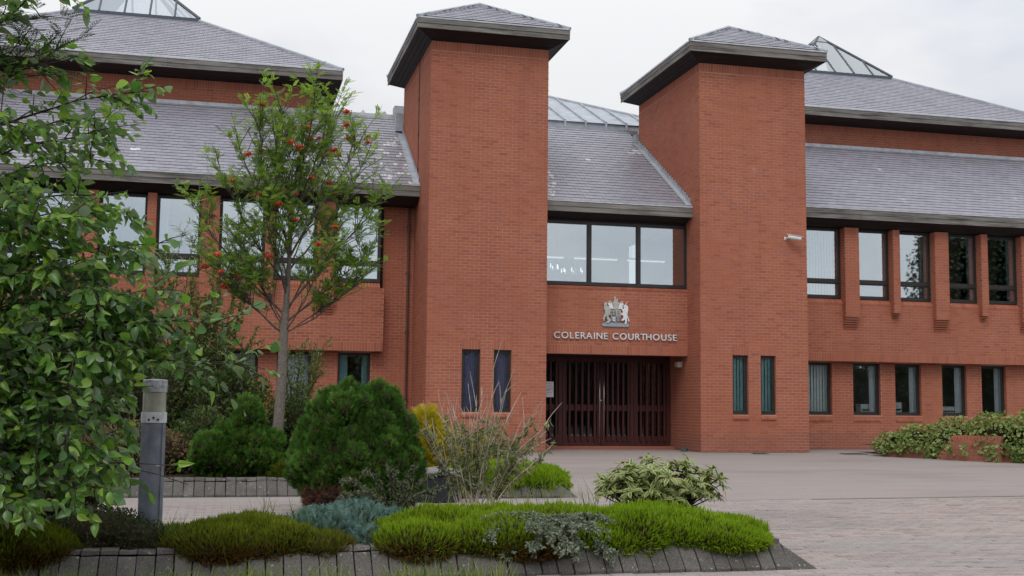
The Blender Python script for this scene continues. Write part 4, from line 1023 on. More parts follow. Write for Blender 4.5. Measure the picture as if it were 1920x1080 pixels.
def T_spray(n=4, w=.09):
    v = [(0, -w / 2, 0), (0, w / 2, 0), (1, 0, .05)]; f = [(0, 1, 2)]; e = [0, 0, 1]
    for k in range(n):
        t = .12 + .7 * k / n; l = .5 * (1 - .55 * t)
        for s in (-1, 1):
            b = len(v); v += [(t, 0, 0), (t + w, 0, 0), (t + l * .75, s * l * .75, .06 * s * (k % 2 - .5))]; f.append((b, b + 1, b + 2) if s < 0 else (b, b + 2, b + 1)); e += [.2, .2, 1]
    return np.array(v), [np.array(f)], np.array(e)
def T_pinnate(n=6, wd=.13, ll=.29):
    v = [(0, -.008, 0), (0, .008, 0), (1, .004, -.22), (1, -.004, -.22)]; f = []; e = [0, 0, 0, 0]; q = [(0, 1, 2, 3)]
    for k in range(n + 1):
        t = .22 + .76 * k / n; z = -.22 * t * t
        for s in ((-1, 1) if k < n else (0,)):
            d = np.array((.55, .83 * s, -.1)) if s else np.array((1, 0, -.25)); d = d / np.linalg.norm(d); l = ll * (1 - .25 * abs(t - .6))
            p = np.array((d[1], -d[0], 0)) if s else np.array((0, 1., 0)); p = p / np.linalg.norm(p); o = np.array((t, 0, z)); b = len(v)
            v += [tuple(o), tuple(o + d * l * .5 - p * wd / 2 + (0, 0, .012)), tuple(o + d * l * .5 + p * wd / 2 + (0, 0, .012)), tuple(o + d * l)]; f += [(b, b + 1, b + 3), (b, b + 3, b + 2)]; e += [0, 1, 1, .5]
    return np.array(v), [np.array(f), np.array(q)], np.array(e)
def frames(X, Nn):
    X = unit(X); Y = unit(np.cross(Nn, X)); Z = np.cross(X, Y); return X, Y, Z
def scatter(name, T, P, X, Nn, sc, tint, mt, parent=None, kind=None, smooth=False):
    Tv, Tf, Te = T; X, Y, Z = frames(X, Nn); n = len(P); sc = np.broadcast_to(np.asarray(sc, float), (n,))
    V = P[:, None] + sc[:, None, None] * (Tv[None, :, 0:1] * X[:, None] + Tv[None, :, 1:2] * Y[:, None] + Tv[None, :, 2:3] * Z[:, None])
    k = len(Tv); F_ = [(np.arange(n)[:, None, None] * k + f[None]).reshape(-1, f.shape[1]) for f in Tf]
    return meshobj(name, V.reshape(-1, 3), F_, mt, parent, kind, tint=np.repeat(tint, k), edge=np.tile(Te, n), smooth=smooth)
def tubes(name, paths, mt, parent=None, n=6, smooth=True, kind=None):
    V, F_ = [], []; base = 0
    for pts, rad in paths:
        pts = np.asarray(pts, float); m_ = len(pts); tg = unit(np.gradient(pts, axis=0)); a = unit(np.cross(tg, np.array([.31, .17, .93]))); b = np.cross(tg, a)
        th = np.arange(n) * 2 * math.pi / n; r = np.broadcast_to(np.asarray(rad, float), (m_,))
        V.append((pts[:, None] + r[:, None, None] * (np.cos(th)[None, :, None] * a[:, None] + np.sin(th)[None, :, None] * b[:, None])).reshape(-1, 3))
        i = np.arange(m_ - 1)[:, None] * n; j = np.arange(n)[None]; jn = (j + 1) % n
        F_.append(np.stack([base + i + j, base + i + jn, base + i + n + jn, base + i + n + j], -1).reshape(-1, 4)); base += m_ * n
    return meshobj(name, np.concatenate(V), np.concatenate(F_), mt, parent, kind, smooth=smooth)
def curve(p0, p1, up_=.3, n=8, wob=.03, side=None):
    p0, p1 = np.array(p0, float), np.array(p1, float); d = np.linalg.norm(p1 - p0); t = np.linspace(0, 1, n)[:, None]
    c = (p0 + p1) / 2 + np.array([0, 0, up_ * d]) + (np.array(side) * d if side is not None else 0)
    q = (1 - t) ** 2 * p0 + 2 * t * (1 - t) * c + t ** 2 * p1; w = NR.normal(0, wob * d / n, (n, 3)); w[0] = 0; return q + np.cumsum(w, 0) * .7
def rdir(n): return unit(NR.normal(size=(n, 3)))
def lobepts(lobes, n, inner=.8, outer=1.03, zmin=-9.0):
    P, D = [], []; w = np.array([r[0] * r[1] + r[1] * r[2] + r[0] * r[2] for _, r in lobes]); w = w / w.sum()
    for (c, r), f in zip(lobes, w):
        m_ = int(n * f * 1.8); d = rdir(m_); c = np.array(c); r = np.array(r)
        bmp = 1 + .05 * np.sin(d[:, 0] * 9 + c[0] * 5) * np.sin(d[:, 2] * 8 + 1) + .04 * np.sin(d[:, 1] * 13 + d[:, 0] * 7)
        p = c + r * d * (NR.uniform(inner ** 2, outer ** 2, (m_, 1)) ** .5) * bmp[:, None]; nn = unit(d / r)
        ok = p[:, 2] > zmin
        for c2, r2 in lobes:
            if np.allclose(c2, c): continue
            ok &= (((p - np.array(c2)) / (np.array(r2) * .86)) ** 2).sum(1) > 1
        P.append(p[ok]); D.append(nn[ok])
    P = np.concatenate(P); D = np.concatenate(D); i = NR.permutation(len(P))[:n]; return P[i], D[i]
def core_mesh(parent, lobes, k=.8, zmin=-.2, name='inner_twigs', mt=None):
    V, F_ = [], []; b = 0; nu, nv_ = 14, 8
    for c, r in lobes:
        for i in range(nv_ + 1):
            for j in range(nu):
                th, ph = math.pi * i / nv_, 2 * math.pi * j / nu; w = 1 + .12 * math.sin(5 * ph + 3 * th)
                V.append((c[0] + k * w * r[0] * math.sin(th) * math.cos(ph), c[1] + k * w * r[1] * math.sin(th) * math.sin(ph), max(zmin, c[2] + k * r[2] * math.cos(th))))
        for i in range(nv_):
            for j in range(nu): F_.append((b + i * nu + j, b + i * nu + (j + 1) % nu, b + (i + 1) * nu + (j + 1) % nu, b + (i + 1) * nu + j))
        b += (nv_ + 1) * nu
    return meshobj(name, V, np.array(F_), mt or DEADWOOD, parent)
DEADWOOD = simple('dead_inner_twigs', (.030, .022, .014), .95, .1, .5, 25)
def bush(name, label, cat, lobes, n, T, size, mt, up_=.5, jit=.5, inner=.8, zmin=-.2, corek=.8, group=None, zt=0, tint=(.1, .85), part='foliage'):
    c = np.mean([l[0] for l in lobes], 0); t = thing(name, label, cat, (c[0], c[1], zmin), group)
    P, D = lobepts(lobes, n, inner, 1.03, zmin); X = D + np.array([0, 0, up_]) + jit * rdir(len(P)); Nn = np.cross(X, rdir(len(P))) + .6 * D
    patch = .5 + .5 * np.sin(P[:, 0] * 5.1 + 1.3 * np.sin(P[:, 1] * 4.3)) * np.sin(P[:, 1] * 4.7 + P[:, 2] * 6)
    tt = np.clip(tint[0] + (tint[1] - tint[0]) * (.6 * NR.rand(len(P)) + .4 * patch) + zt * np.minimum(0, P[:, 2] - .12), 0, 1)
    scatter(part, T, P - unit(X) * (np.asarray(size).mean() * .5), X, Nn, NR.uniform(size[0], size[1], len(P)), tt, mt, t)
    if corek: core_mesh(t, lobes, corek, zmin)
    return t

HEATH = leaf_material('bright_heather', [(0, (.12, .21, .012)), (.5, (.22, .35, .018)), (1, (.34, .46, .03))], .35, .6, .2, tipstops=(.09, .085, .02))
HEATHD = leaf_material('olive_heather', [(0, (.065, .095, .010)), (.5, (.115, .155, .014)), (1, (.19, .21, .025))], .3, .6, .2, tipstops=(.13, .055, .022))
HEATHM = leaf_material('rusty_heather', [(0, (.19, .085, .032)), (.18, (.15, .18, .02)), (.45, (.22, .34, .018)), (1, (.36, .47, .03))], .35, .6, .2, tipstops=(.10, .07, .022))
HEATHO = leaf_material('olive_rusty_heather', [(0, (.19, .075, .03)), (.25, (.12, .125, .02)), (.6, (.165, .22, .018)), (1, (.26, .30, .03))], .3, .6, .2, tipstops=(.12, .05, .022))
CONIF = leaf_material('conifer_green', [(0, (.035, .09, .014)), (.5, (.07, .165, .025)), (1, (.145, .27, .048))], .25, .55, .3)
CONIF2 = leaf_material('fresh_conifer', [(0, (.03, .085, .012)), (.5, (.07, .17, .022)), (1, (.17, .32, .05))], .3, .55, .3)
BLUEJ = leaf_material('blue_juniper', [(0, (.06, .115, .105)), (.5, (.12, .21, .19)), (1, (.21, .33, .295))], .15, .6, .3)
GREYJ = leaf_material('grey_juniper', [(0, (.10, .12, .085)), (.5, (.20, .235, .17)), (1, (.36, .41, .32))], .15, .6, .3)
YELLOW = leaf_material('golden_cypress', [(0, (.26, .23, .015)), (.5, (.46, .38, .025)), (1, (.62, .50, .05))], .3, .6, .2)
BIGLEAF = leaf_material('glossy_leaf', [(0, (.04, .10, .032)), (.35, (.09, .205, .045)), (.7, (.185, .35, .052)), (1, (.34, .50, .08))], .47, .3, .6, under=(.17, .235, .15))
ROWANL = leaf_material('rowan_leaf', [(0, (.11, .20, .035)), (.5, (.23, .36, .07)), (1, (.38, .49, .13))], .5, .5, .35, under=(.13, .19, .10))
DARKL = leaf_material('dark_rowan_leaf', [(0, (.012, .034, .014)), (.5, (.022, .055, .020)), (1, (.045, .10, .030))], .3, .4, .4)
WILLOW = leaf_material('pale_willow', [(0, (.07, .115, .03)), (.5, (.14, .20, .055)), (1, (.27, .33, .14))], .35, .5, .3)
DARKS = leaf_material('dark_shrub', [(0, (.010, .024, .009)), (.5, (.026, .050, .016)), (1, (.075, .11, .035))], .2, .4, .4)
MIXS = leaf_material('mixed_shrub', [(0, (.020, .045, .012)), (.5, (.05, .09, .022)), (.85, (.12, .16, .05)), (1, (.24, .24, .12))], .3, .5, .3)
PINKS = leaf_material('pinkish_shrub', [(0, (.05, .07, .02)), (.5, (.14, .12, .05)), (1, (.30, .15, .11))], .25, .5, .3)
VARIEG = leaf_material('variegated_leaf', [(0, (.08, .15, .028)), (.6, (.15, .22, .04)), (1, (.23, .22, .06))], .25, .4, .4, edgecol=(.50, .50, .22))
IVYM = leaf_material('variegated_ivy', [(0, (.06, .14, .03)), (.5, (.15, .25, .055)), (1, (.32, .39, .12))], .3, .45, .35, edgecol=(.36, .38, .15))
GRASSM = leaf_material('grass_blade', [(0, (.06, .11, .014)), (.5, (.11, .18, .025)), (1, (.28, .30, .10))], .35, .5, .3)
STRAW = simple('dead_stem', (.46, .385, .33), .8, .2, .25, 12)
BERRY = simple('orange_red_berry', (.50, .055, .022), .35, .5, .25, 60)

# front bed
SPR = T_sprig(.14)
def heather(label, lobes, n, mt, size=(.045, .085), tint=(.05, .95), zmin=-.2, corek=.86, zt=0):
    return bush('heather', label, 'heather', lobes, int(n * 1.9), SPR, size, mt, .7, .6, .86, zmin, corek, 'heathers in the raised beds', zt, tint, 'shoots')
def mounds(x0, x1, y0, y1, n, r, hmax):
    """many small uneven cushions instead of one smooth hump"""
    out = []
    for k in range(n):
        f = (k + .5) / n; x = x0 + (x1 - x0) * f + rnd.uniform(-.12, .12); y = rnd.uniform(y0, y1); q = rnd.uniform(*r); edge = min(1, 2.6 * min(f, 1 - f) + .45)
        out.append(((x, y, rnd.uniform(-.03, .03)), (q * 1.15, q, hmax * rnd.uniform(.62, 1.0) * edge)))
    return out
heather('large bright lime green heather filling the right end of the front bed', mounds(2.95, 4.3, 9.45, 9.72, 9, (.26, .36), .24) + mounds(2.9, 4.35, 9.9, 10.6, 12, (.28, .45), .25), 27000, HEATH, tint=(.2, 1.0), corek=.8)
heather('rusty edged green heather in the middle of the front bed behind the grey juniper', mounds(1.3, 3.0, 9.42, 9.75, 9, (.26, .36), .23) + mounds(1.3, 3.0, 9.9, 10.5, 11, (.28, .42), .28), 25000, HEATHM, tint=(.1, .9), zt=2.6, corek=.8)
heather('dark olive heather hanging over the front kerb left of the blue juniper', mounds(-.38, .72, 9.4, 9.6, 7, (.2, .3), .2) + mounds(-.3, .65, 9.7, 10.1, 7, (.24, .36), .23), 14000, HEATHO, tint=(.15, 1), zt=3.0)
heather('dull green heather in the bottom left corner under the big leafy tree', [((-1.62, 9.55, .0), (.42, .45, .26)), ((-1.3, 9.6, -.02), (.3, .4, .17))], 8000, HEATHO, tint=(.1, .8), zt=2.0)
heather('bright green heather in the middle bed in front of the left tower', [((3.75, 16.4, .03), (.55, .6, .26)), ((4.25, 16.35, .03), (.5, .55, .22)), ((3.3, 16.6, .0), (.4, .5, .2))], 13000, HEATH, tint=(.35, 1.0), size=(.08, .15))
heather('small dark green heather at the foot of the thin rowan trunk', [((.95, 17.0, .05), (.3, .3, .24))], 2500, HEATHD, tint=(0, .5), size=(.08, .15))
bush('blue_juniper', 'blue green spreading juniper between the heathers in the front bed', 'juniper', [((.80, 10.05, .02), (.34, .42, .22)), ((1.12, 10.3, .03), (.36, .4, .24)), ((1.15, 9.72, -.02), (.18, .3, .14)), ((1.45, 10.25, .04), (.2, .3, .17))], 5200, T_spray(3, .16), (.05, .09), BLUEJ, .5, .9, .8, -.15, .8)
bush('evergreen_shrub', 'low dark small leaved shrub at the foot of the bollard light', 'shrub', [((-.9, 9.85, .02), (.45, .4, .27)), ((-.62, 9.7, .0), (.26, .3, .2)), ((-1.15, 9.9, .03), (.3, .35, .2))], 5200, T_small(.5), (.018, .034), leaf_material('box_leaf', [(0, (.014, .026, .009)), (.6, (.04, .065, .018)), (1, (.11, .13, .04))], .2, .4, .4), .5, .9, .8, -.1, .82)
# grey spreading juniper: arching branches hung with short sprays
def arching(name, label, cat, base, ends, mt, sl=(.025, .05), dens=230):
    t = thing(name, label, cat, base); paths = []; P, X = [], []
    for e in ends:
        c = curve(np.array(base) + NR.normal(0, .02, 3), e, .28, 10, .1); paths.append((c, np.linspace(.007, .002, 10)))
        L_ = np.linalg.norm(np.diff(c, axis=0), axis=1).sum()
        tw = [c]
        for k in range(int(L_ / .045)):
            f = NR.uniform(.15, 1); i = f * 9; p = c[int(i)] + (c[min(9, int(i) + 1)] - c[int(i)]) * (i % 1); d = unit(c[min(9, int(i) + 1)] - c[max(0, int(i) - 1)])
            s = np.cross(d, [0, 0, 1.]); q = p + (d * .6 + s * NR.choice([-1, 1]) * .7 + np.array([0, 0, NR.uniform(-.7, .1)])) * NR.uniform(.06, .15) * (1.1 - f * .5); tw.append(np.array([p, (p + q) / 2 + (0, 0, .008), q])); paths.append((tw[-1], np.array([.003, .002, .0012])))
        for w_ in tw:
            l_ = np.linalg.norm(np.diff(w_, axis=0), axis=1).sum(); m_ = int(l_ * dens)
            f = NR.rand(m_) * (len(w_) - 1.001); i = f.astype(int); p = w_[i] + (w_[i + 1] - w_[i]) * (f % 1)[:, None]; d = unit(w_[i + 1] - w_[i]); P.append(p); X.append(d * .8 + .9 * rdir(m_))
    P, X = np.concatenate(P), np.concatenate(X)
    scatter('sprays', T_sprig(.3), P, X, rdir(len(P)), NR.uniform(*sl, len(P)), NR.rand(len(P)), mt, t); tubes('branches', paths, TWIG, t, 5); return t
arching('grey_juniper', 'grey green arching juniper sprawling over the front kerb between two heathers', 'juniper', (2.58, 9.7, .06), [(2.58 + .68 * math.sin(a_) * rnd.uniform(.55, 1.1), 9.55 - .66 * math.cos(a_) * rnd.uniform(.6, 1.0), rnd.uniform(-.13, .16)) for a_ in np.linspace(-1.6, 1.6, 32)] + [(2.1, 9.6, .16), (2.3, 9.4, .2), (2.6, 9.3, .19), (2.85, 9.4, .18), (3.05, 9.6, .14), (2.45, 9.5, .22)], GREYJ, (.022, .046), 300)
arching('brown_juniper', 'wispy brownish juniper sprigs standing behind the blue juniper', 'juniper', (1.55, 11.2, 0), [(1.05, 10.9, .42), (1.3, 11.0, .5), (1.5, 11, .48), (1.75, 11, .52), (2.0, 11, .45), (1.2, 10.8, .3), (1.9, 10.9, .3), (2.15, 11.1, .36), (1.0, 10.8, .28), (1.62, 10.7, .36)], leaf_material('brownish_juniper', [(0, (.09, .10, .065)), (1, (.23, .25, .17))], .15, .6), dens=170)

# variegated shrub: branching stems ending in rosettes of strap leaves
def rosette_shrub(name, label, cat, base, ctr, rad, nt, mt, ln=(.09, .15), per=13):
    t = thing(name, label, cat, base); paths, P, X, Nn = [], [], [], []
    d = rdir(nt); d[:, 2] = np.abs(d[:, 2]) * 1.1 - .5; d = unit(d); E = np.array(ctr) + d * np.array(rad) * NR.uniform(.62, 1.0, (nt, 1))
    for e, dd in zip(E, d):
        b = np.array(base) + NR.normal(0, .05, 3) * (1, 1, 0); c = curve(b, e, .06, 7, .12, side=(dd[0] * .15, dd[1] * .15, 0)); paths.append((c, np.linspace(.010, .004, 7)))
        ax = unit(c[-1] - c[-2]) * .6 + np.array([0, 0, .5]) + dd * .25; ax = unit(ax)
        for k in range(per):
            th = k * 2.4 + NR.rand(); o = unit(np.cross(ax, [.3, .2, .9])); o2 = np.cross(ax, o); r = o * math.cos(th) + o2 * math.sin(th); el = NR.uniform(-.25, .75)
            P.append(c[-1] - ax * .03 * NR.rand()); X.append(r + ax * el); Nn.append(ax - r * el)
    P, X, Nn = map(np.array, (P, X, Nn)); scatter('leaves', T_strap(.26), P, X, Nn, NR.uniform(*ln, len(P)), NR.rand(len(P)) ** 1.4, mt, t); tubes('stems', paths, TWIG, t, 5); return t
rosette_shrub('variegated_shrub', 'rounded shrub with cream edged narrow leaves standing in the lime heather', 'shrub', (4.0, 10.8, .0), (4.03, 10.8, .37), (.66, .5, .26), 135, VARIEG, per=11)

# clipped conifers
def conifer(label, lobes, n, mt, size, zmin, T=T_spray(4, .12)):
    return bush('conifer', label, 'conifer', lobes, n, T, size, mt, .75, .45, .84, zmin, .86, 'clipped conifers', tint=(0, 1))
def billow(lobes, n, r, zmin):
    """break a clipped outline into many small billows with dark hollows between"""
    p, d = lobepts(lobes, n, .90, .98, zmin); return [(tuple(q), (r * rnd.uniform(.75, 1.25),) * 2 + (r * rnd.uniform(.9, 1.4),)) for q in p]
big = [((1.52, 14, .46), (.76, .74, .5)), ((1.51, 14, .66), (.64, .62, .54)), ((1.36, 13.85, .96), (.32, .36, .34)), ((1.68, 13.9, .95), (.32, .36, .34)), ((1.55, 14, .22), (.70, .70, .35))]
t = conifer('large dense rounded clipped conifer with a dead brown base', billow(big, 230, .10, .0), 27000, CONIF, (.05, .11), -.1)
P, D = lobepts(big, 9000, .93, 1.0, -.1); X = D + np.array([0, 0, .8]) + .5 * rdir(len(P)); scatter('inner_foliage', T_spray(4, .12), P, X, D + .6 * rdir(len(P)), NR.uniform(.05, .10, len(P)), NR.rand(len(P)) * .5, CONIF, t); core_mesh(t, big, .86, -.1)
small = [((.22, 17.6, .40), (.42, .40, .40)), ((.30, 17.5, .78), (.2, .22, .32)), ((-.12, 17.4, .34), (.26, .28, .28)), ((.55, 17.4, .36), (.24, .28, .33))]
t = conifer('small green conifer left of the thin rowan trunk', billow(small, 80, .11, .1), 9000, CONIF2, (.06, .13), .04)
P, D = lobepts(small, 3000, .9, 1.0, .04); X = D + np.array([0, 0, .8]) + .5 * rdir(len(P)); scatter('inner_foliage', T_spray(4, .12), P, X, D + .6 * rdir(len(P)), NR.uniform(.06, .12, len(P)), NR.rand(len(P)) * .6, CONIF2, t); core_mesh(t, small, .82, .04)
bush('dead_foliage', 'rusty brown dead conifer foliage under the large clipped conifer', 'dead foliage', [((1.25, 13.55, .06), (.4, .3, .2))], 900, T_spray(3, .14), (.06, .11), leaf_material('rusty_dead', [(0, (.05, .018, .012)), (1, (.12, .045, .03))], .1, .8), .1, .9, .6, -.03, .7)
bush('golden_cypress', 'golden yellow cypress between the clipped conifer and the dead stems', 'conifer', [((2.98, 17.5, .45), (.34, .35, .45)), ((2.9, 17.5, .75), (.22, .25, .32)), ((3.28, 17.45, .35), (.25, .3, .36)), ((3.7, 17.6, .42), (.2, .25, .22))], 2600, T_spray(4, .12), (.10, .2), YELLOW, .6, .7, .7, .05, .6)
rosette_shrub('green_shrub', 'small green shrub with dark stems behind the bright middle heather', 'shrub', (4.15, 18.2, .05), (4.1, 18.0, .42), (.36, .3, .26), 46, leaf_material('pieris_leaf', [(0, (.05, .09, .02)), (1, (.2, .24, .08))], .25, .4), (.08, .14), 11)
# dead-stemmed shrub
t = thing('dead_shrub', 'straggly shrub of bare pale dead stems with a few thin green leaves', 'shrub', (2.85, 13.5, -.02)); paths = []; P, X = [], []
tips = [(2.3, 1.32), (2.35, 1.3), (2.5, 1.2), (3.07, 1.80), (3.3, 1.62), (2.62, 1.15), (2.75, 1.38), (2.9, 1.3), (3.0, 1.42), (3.15, 1.36), (3.55, .98), (3.6, 1.08), (3.86, 1.0), (2.3, .8), (2.55, .95), (3.35, .85), (3.2, .7), (2.45, .7), (2.95, .95), (2.7, .9), (2.4, 1.05), (3.05, 1.1), (3.7, .8), (2.15, 1.0)]
for (x, z) in [(2.85 + (x - 2.85) * .86, z * .94) for x, z in tips] + [(x + rnd.uniform(-.15, .15), z * rnd.uniform(.55, .8)) for x, z in tips[::2]]:
    e = (x, 13.5 + rnd.uniform(-.35, .35), z); b = (2.85 + (x - 2.85) * .25 + rnd.uniform(-.1, .1), 13.5 + rnd.uniform(-.15, .15), -.02)
    c = curve(b, e, .07, 10, .09); paths.append((c, np.linspace(.006, .0026, 10)))
    for k in range(rnd.randint(2, 4)):
        i = rnd.randint(4, 8); d = unit(c[i + 1] - c[i]) + .7 * rdir(1)[0]; q = c[i] + d * rnd.uniform(.1, .28) + np.array([0, 0, .06]); paths.append((np.array([c[i], (c[i] + q) / 2 + (0, 0, .015), q]), np.array([.0045, .0035, .002])))
    for k in range(58):
        f = rnd.uniform(1, 8.9); p = c[int(f)] * (1 - f % 1) + c[int(f) + 1] * (f % 1)
        if p[2] < .95: P.append(p); X.append(rdir(1)[0] + np.array([0, 0, -.25]))
tubes('stems', paths, STRAW, t, 5)
P, X = np.array(P), np.array(X); scatter('leaves', T_small(.28), P, X, rdir(len(P)), NR.uniform(.05, .12, len(P)), NR.rand(len(P)), leaf_material('thin_pale_leaf', [(0, (.08, .12, .035)), (1, (.30, .30, .16))], .35, .6), t)

# ---- the rowan in the bed: straight trunk, rising vase of branches, pinnate leaves, berry clusters
t = thing('rowan_tree', 'slender rowan tree with feathery leaves and orange red berries before the left wing', 'tree', (.84, 19.2, .06)); Bx, By = .85, 19.2
tr = np.array([(.80, By, -.05), (.81, By, .5), (.84, By, 1.1), (.86, By, 1.7), (.87, By, 2.25), (.9, By, 2.9), (.93, By, 3.8), (.98, By, 4.7), (1.08, By, 5.4), (1.22, By, 6.0)])
tubes('trunk', [(tr, np.array([.105, .088, .08, .075, .07, .042, .03, .02, .014, .006]))], BARK, t, 12)
br, P, X, Nn, bc = [], [], [], [], []
def twig_leaves(c, m_):
    """tuft of pinnate leaves near the end of a twig, ends bending outward"""
    e = c[-1]; d = unit(c[-1] - c[-2])
    for k in range(m_):
        f = NR.uniform(.35, 1) * (len(c) - 1.01); p = c[int(f)] * (1 - f % 1) + c[int(f) + 1] * (f % 1); o = rdir(1)[0]; o[2] = abs(o[2]) * .5 - .05
        P.append(p); X.append(d * .45 + o * .9); Nn.append(np.array([0, 0, 1.]) + .35 * rdir(1)[0])
ends = [(-.55, 4.45), (-.45, 3.55), (-.35, 4.9), (-.05, 5.35), (.35, 5.6), (.75, 5.8), (1.28, 6.25), (1.75, 5.95), (1.95, 5.4), (2.15, 5.0), (2.5, 4.6), (2.45, 4.0), (2.2, 3.4), (1.5, 5.7), (1.0, 5.6), (.5, 5.2), (.2, 4.6), (.0, 3.9), (.6, 4.4), (1.4, 4.8), (1.8, 4.2), (1.6, 3.6), (.3, 3.4), (2.0, 3.0), (-.15, 3.1), (.9, 4.9)]
for i, (x, z) in enumerate(ends):
    y = By + rnd.uniform(-1.1, 1.1) * (1 - abs(x - 1) / 2.6); zs_ = min(4.9, max(2.2, 2.25 + (z - 3.3) * .62 - abs(x - .95) * .28 + rnd.uniform(-.15, .25))); st = np.array([np.interp(zs_, tr[:, 2], tr[:, 0]), By, zs_])
    c = curve(st, (x, y, z), .0, 11, .16, side=((x - .9) * .05, 0, 0)); L_ = np.linalg.norm(c[-1] - c[0]); br.append((c, np.linspace(.019 if L_ > 2 else .013, .0035, 11)))
    twig_leaves(c[-5:], 14)
    for k in range(int(7 + L_ * 8)):
        f = rnd.uniform(2.5, 9.6); p = c[int(f)] * (1 - f % 1) + c[int(f) + 1] * (f % 1); d = unit(c[int(f) + 1] - c[int(f)]); o = rdir(1)[0]; o[2] = abs(o[2]) * .6
        q = p + (d * .7 + o * .8 + np.array([0, 0, .15])) * rnd.uniform(.25, .62); cc = curve(p, q, .06, 5, .1); br.append((cc, np.linspace(.008, .003, 5))); twig_leaves(cc, rnd.randint(9, 15))
        if rnd.random() < .22 and cc[-1][1] < By - .1: bc.append(cc[-1])
tubes('branches', br, simple('rowan_twig', (.10, .085, .07), .9, .2, .3, 30), t, 5)
P, X, Nn = map(np.array, (P, X, Nn)); scatter('leaves', T_pinnate(), P, X, Nn, NR.uniform(.10, .165, len(P)), np.clip(NR.rand(len(P)) * .75 + (P[:, 2] - 3) * .07, 0, 1), ROWANL, t, 'stuff')
PT = len(P)
def ico(r, c):
    g = (1 + 5 ** .5) / 2; v = unit(np.array([(-1, g, 0), (1, g, 0), (-1, -g, 0), (1, -g, 0), (0, -1, g), (0, 1, g), (0, -1, -g), (0, 1, -g), (g, 0, -1), (g, 0, 1), (-g, 0, -1), (-g, 0, 1)], float)) * r + np.array(c)
    f = [(0, 11, 5), (0, 5, 1), (0, 1, 7), (0, 7, 10), (0, 10, 11), (1, 5, 9), (5, 11, 4), (11, 10, 2), (10, 7, 6), (7, 1, 8), (3, 9, 4), (3, 4, 2), (3, 2, 6), (3, 6, 8), (3, 8, 9), (4, 9, 5), (2, 4, 11), (6, 2, 10), (8, 6, 7), (9, 8, 1)]; return v, np.array(f)
V, F_ = [], []
for k in range(26):
    d = rdir(1)[0] * (.055, .055, .035) * NR.uniform(.5, 1); v, f = ico(.0085, d); F_.append(f + 12 * k); V.append(v)
v, f = ico(.034, (0, 0, 0)); F_.append(f + 12 * 26); V.append(v * (1, 1, .6))
bm_ = rawmesh('berry_cluster', np.concatenate(V), np.concatenate(F_), BERRY, smooth=True)
rnd.shuffle(bc)
for p in bc[:46]:
    o = bpy.data.objects.new('berry_cluster', bm_); COL.objects.link(o); adopt(o, t, p + np.array([0, 0, -.03])); o.matrix_basis = Matrix.Translation(Vector(p) - Vector((0, 0, .03))) @ Matrix.Rotation(rnd.random() * 6, 4, 'Z') @ Matrix.Scale(rnd.uniform(1.05, 1.65), 4)

# ---- big broad-leaved tree leaning in from the left
t = thing('leafy_tree', 'big broad leaved tree leaning in over the bollard light from the left', 'tree', (-2.3, 8.75, -.1))
root = (-2.3, 8.75, -.15); LB = T_leaf(.66); br, P, X, Nn = [], [], [], []
tubes('trunk', [(np.array([root, (-2.25, 8.75, .7), (-2.15, 8.75, 1.6), (-2.1, 8.75, 2.6), (-1.95, 8.75, 3.6)]), np.array([.07, .06, .05, .035, .015])), (np.array([(-2.35, 8.8, -.1), (-2.0, 8.7, .5), (-1.7, 8.6, 1.0)]), np.array([.05, .035, .02]))], BARK, t, 10)
def leafy(c, step=.021, lo=.25, ln=None):
    L_ = np.linalg.norm(np.diff(c, axis=0), axis=1).sum(); m_ = max(2, int(L_ * (1 - lo) / step))
    for k in range(m_):
        f = (lo + (1 - lo) * k / max(1, m_ - 1)) * (len(c) - 1.01); i = int(f); p = c[i] * (1 - f % 1) + c[i + 1] * (f % 1); d = unit(c[i + 1] - c[i]); s = unit(np.cross(d, [0, 0, 1.])) * (1 if k % 2 else -1)
        x = d * .65 + s * .75 + np.array([0, 0, -.3]) + .55 * rdir(1)[0]; P.append(p + unit(x) * .02); X.append(x); Nn.append(np.array([0, -.35, .75]) + .95 * rdir(1)[0])
limbs = [((0.08, 8.45, 1.38), 1.25), ((-.05, 8.4, 1.62), 1.35), ((.0, 8.35, 1.14), 1.5), ((-.45, 8.4, 2.2), 1.75), ((-.40, 8.4, 1.88), 1.5), ((-.66, 8.4, 2.55), 2.2), ((-.63, 8.45, 3.02), 2.5), ((-.52, 8.5, 3.34), 2.7), ((-.8, 8.5, 3.1), 2.6), ((-1.2, 8.5, 3.5), 2.8), ((-1.18, 8.4, 3.95), 3.2), ((-.95, 8.5, 2.8), 2.3),
         ((-.22, 8.35, .60), .7), ((-.32, 8.3, .72), .6), ((-.75, 8.15, .5), .5), ((-.62, 8.25, .75), .6), ((-1.1, 8.2, .5), .4), ((-1.35, 8.2, .7), .4), ((-.9, 8.2, .95), .7), ((-.5, 8.3, 1.2), .9), ((-.75, 8.25, 1.5), 1.2), ((-1.0, 8.25, 1.2), .9), ((-1.3, 8.25, 1.5), 1.2), ((-1.2, 8.3, 2.0), 1.6), ((-.85, 8.35, 1.95), 1.6), ((-1.35, 8.3, 2.5), 2.1), ((-1.0, 8.35, 2.35), 1.9), ((-1.5, 8.4, 3.0), 2.5), ((-1.4, 8.2, 1.0), .8), ((-1.55, 8.2, 1.8), 1.4), ((-1.0, 8.9, 1.5), 1.2), ((-1.2, 9.0, 2.1), 1.7), ((-.8, 9.0, 1.1), .9), ((-1.3, 9.0, 1.0), .8), ((-1.6, 9.0, 2.6), 2.0), ((-1.5, 9.1, .7), .5), ((-1.55, 8.3, .45), .3), ((-.25, 8.5, 1.75), 1.3), ((-.15, 8.5, 1.35), 1.0), ((-.55, 8.5, 1.65), 1.2), ((-1.6, 8.6, 3.4), 2.8)]
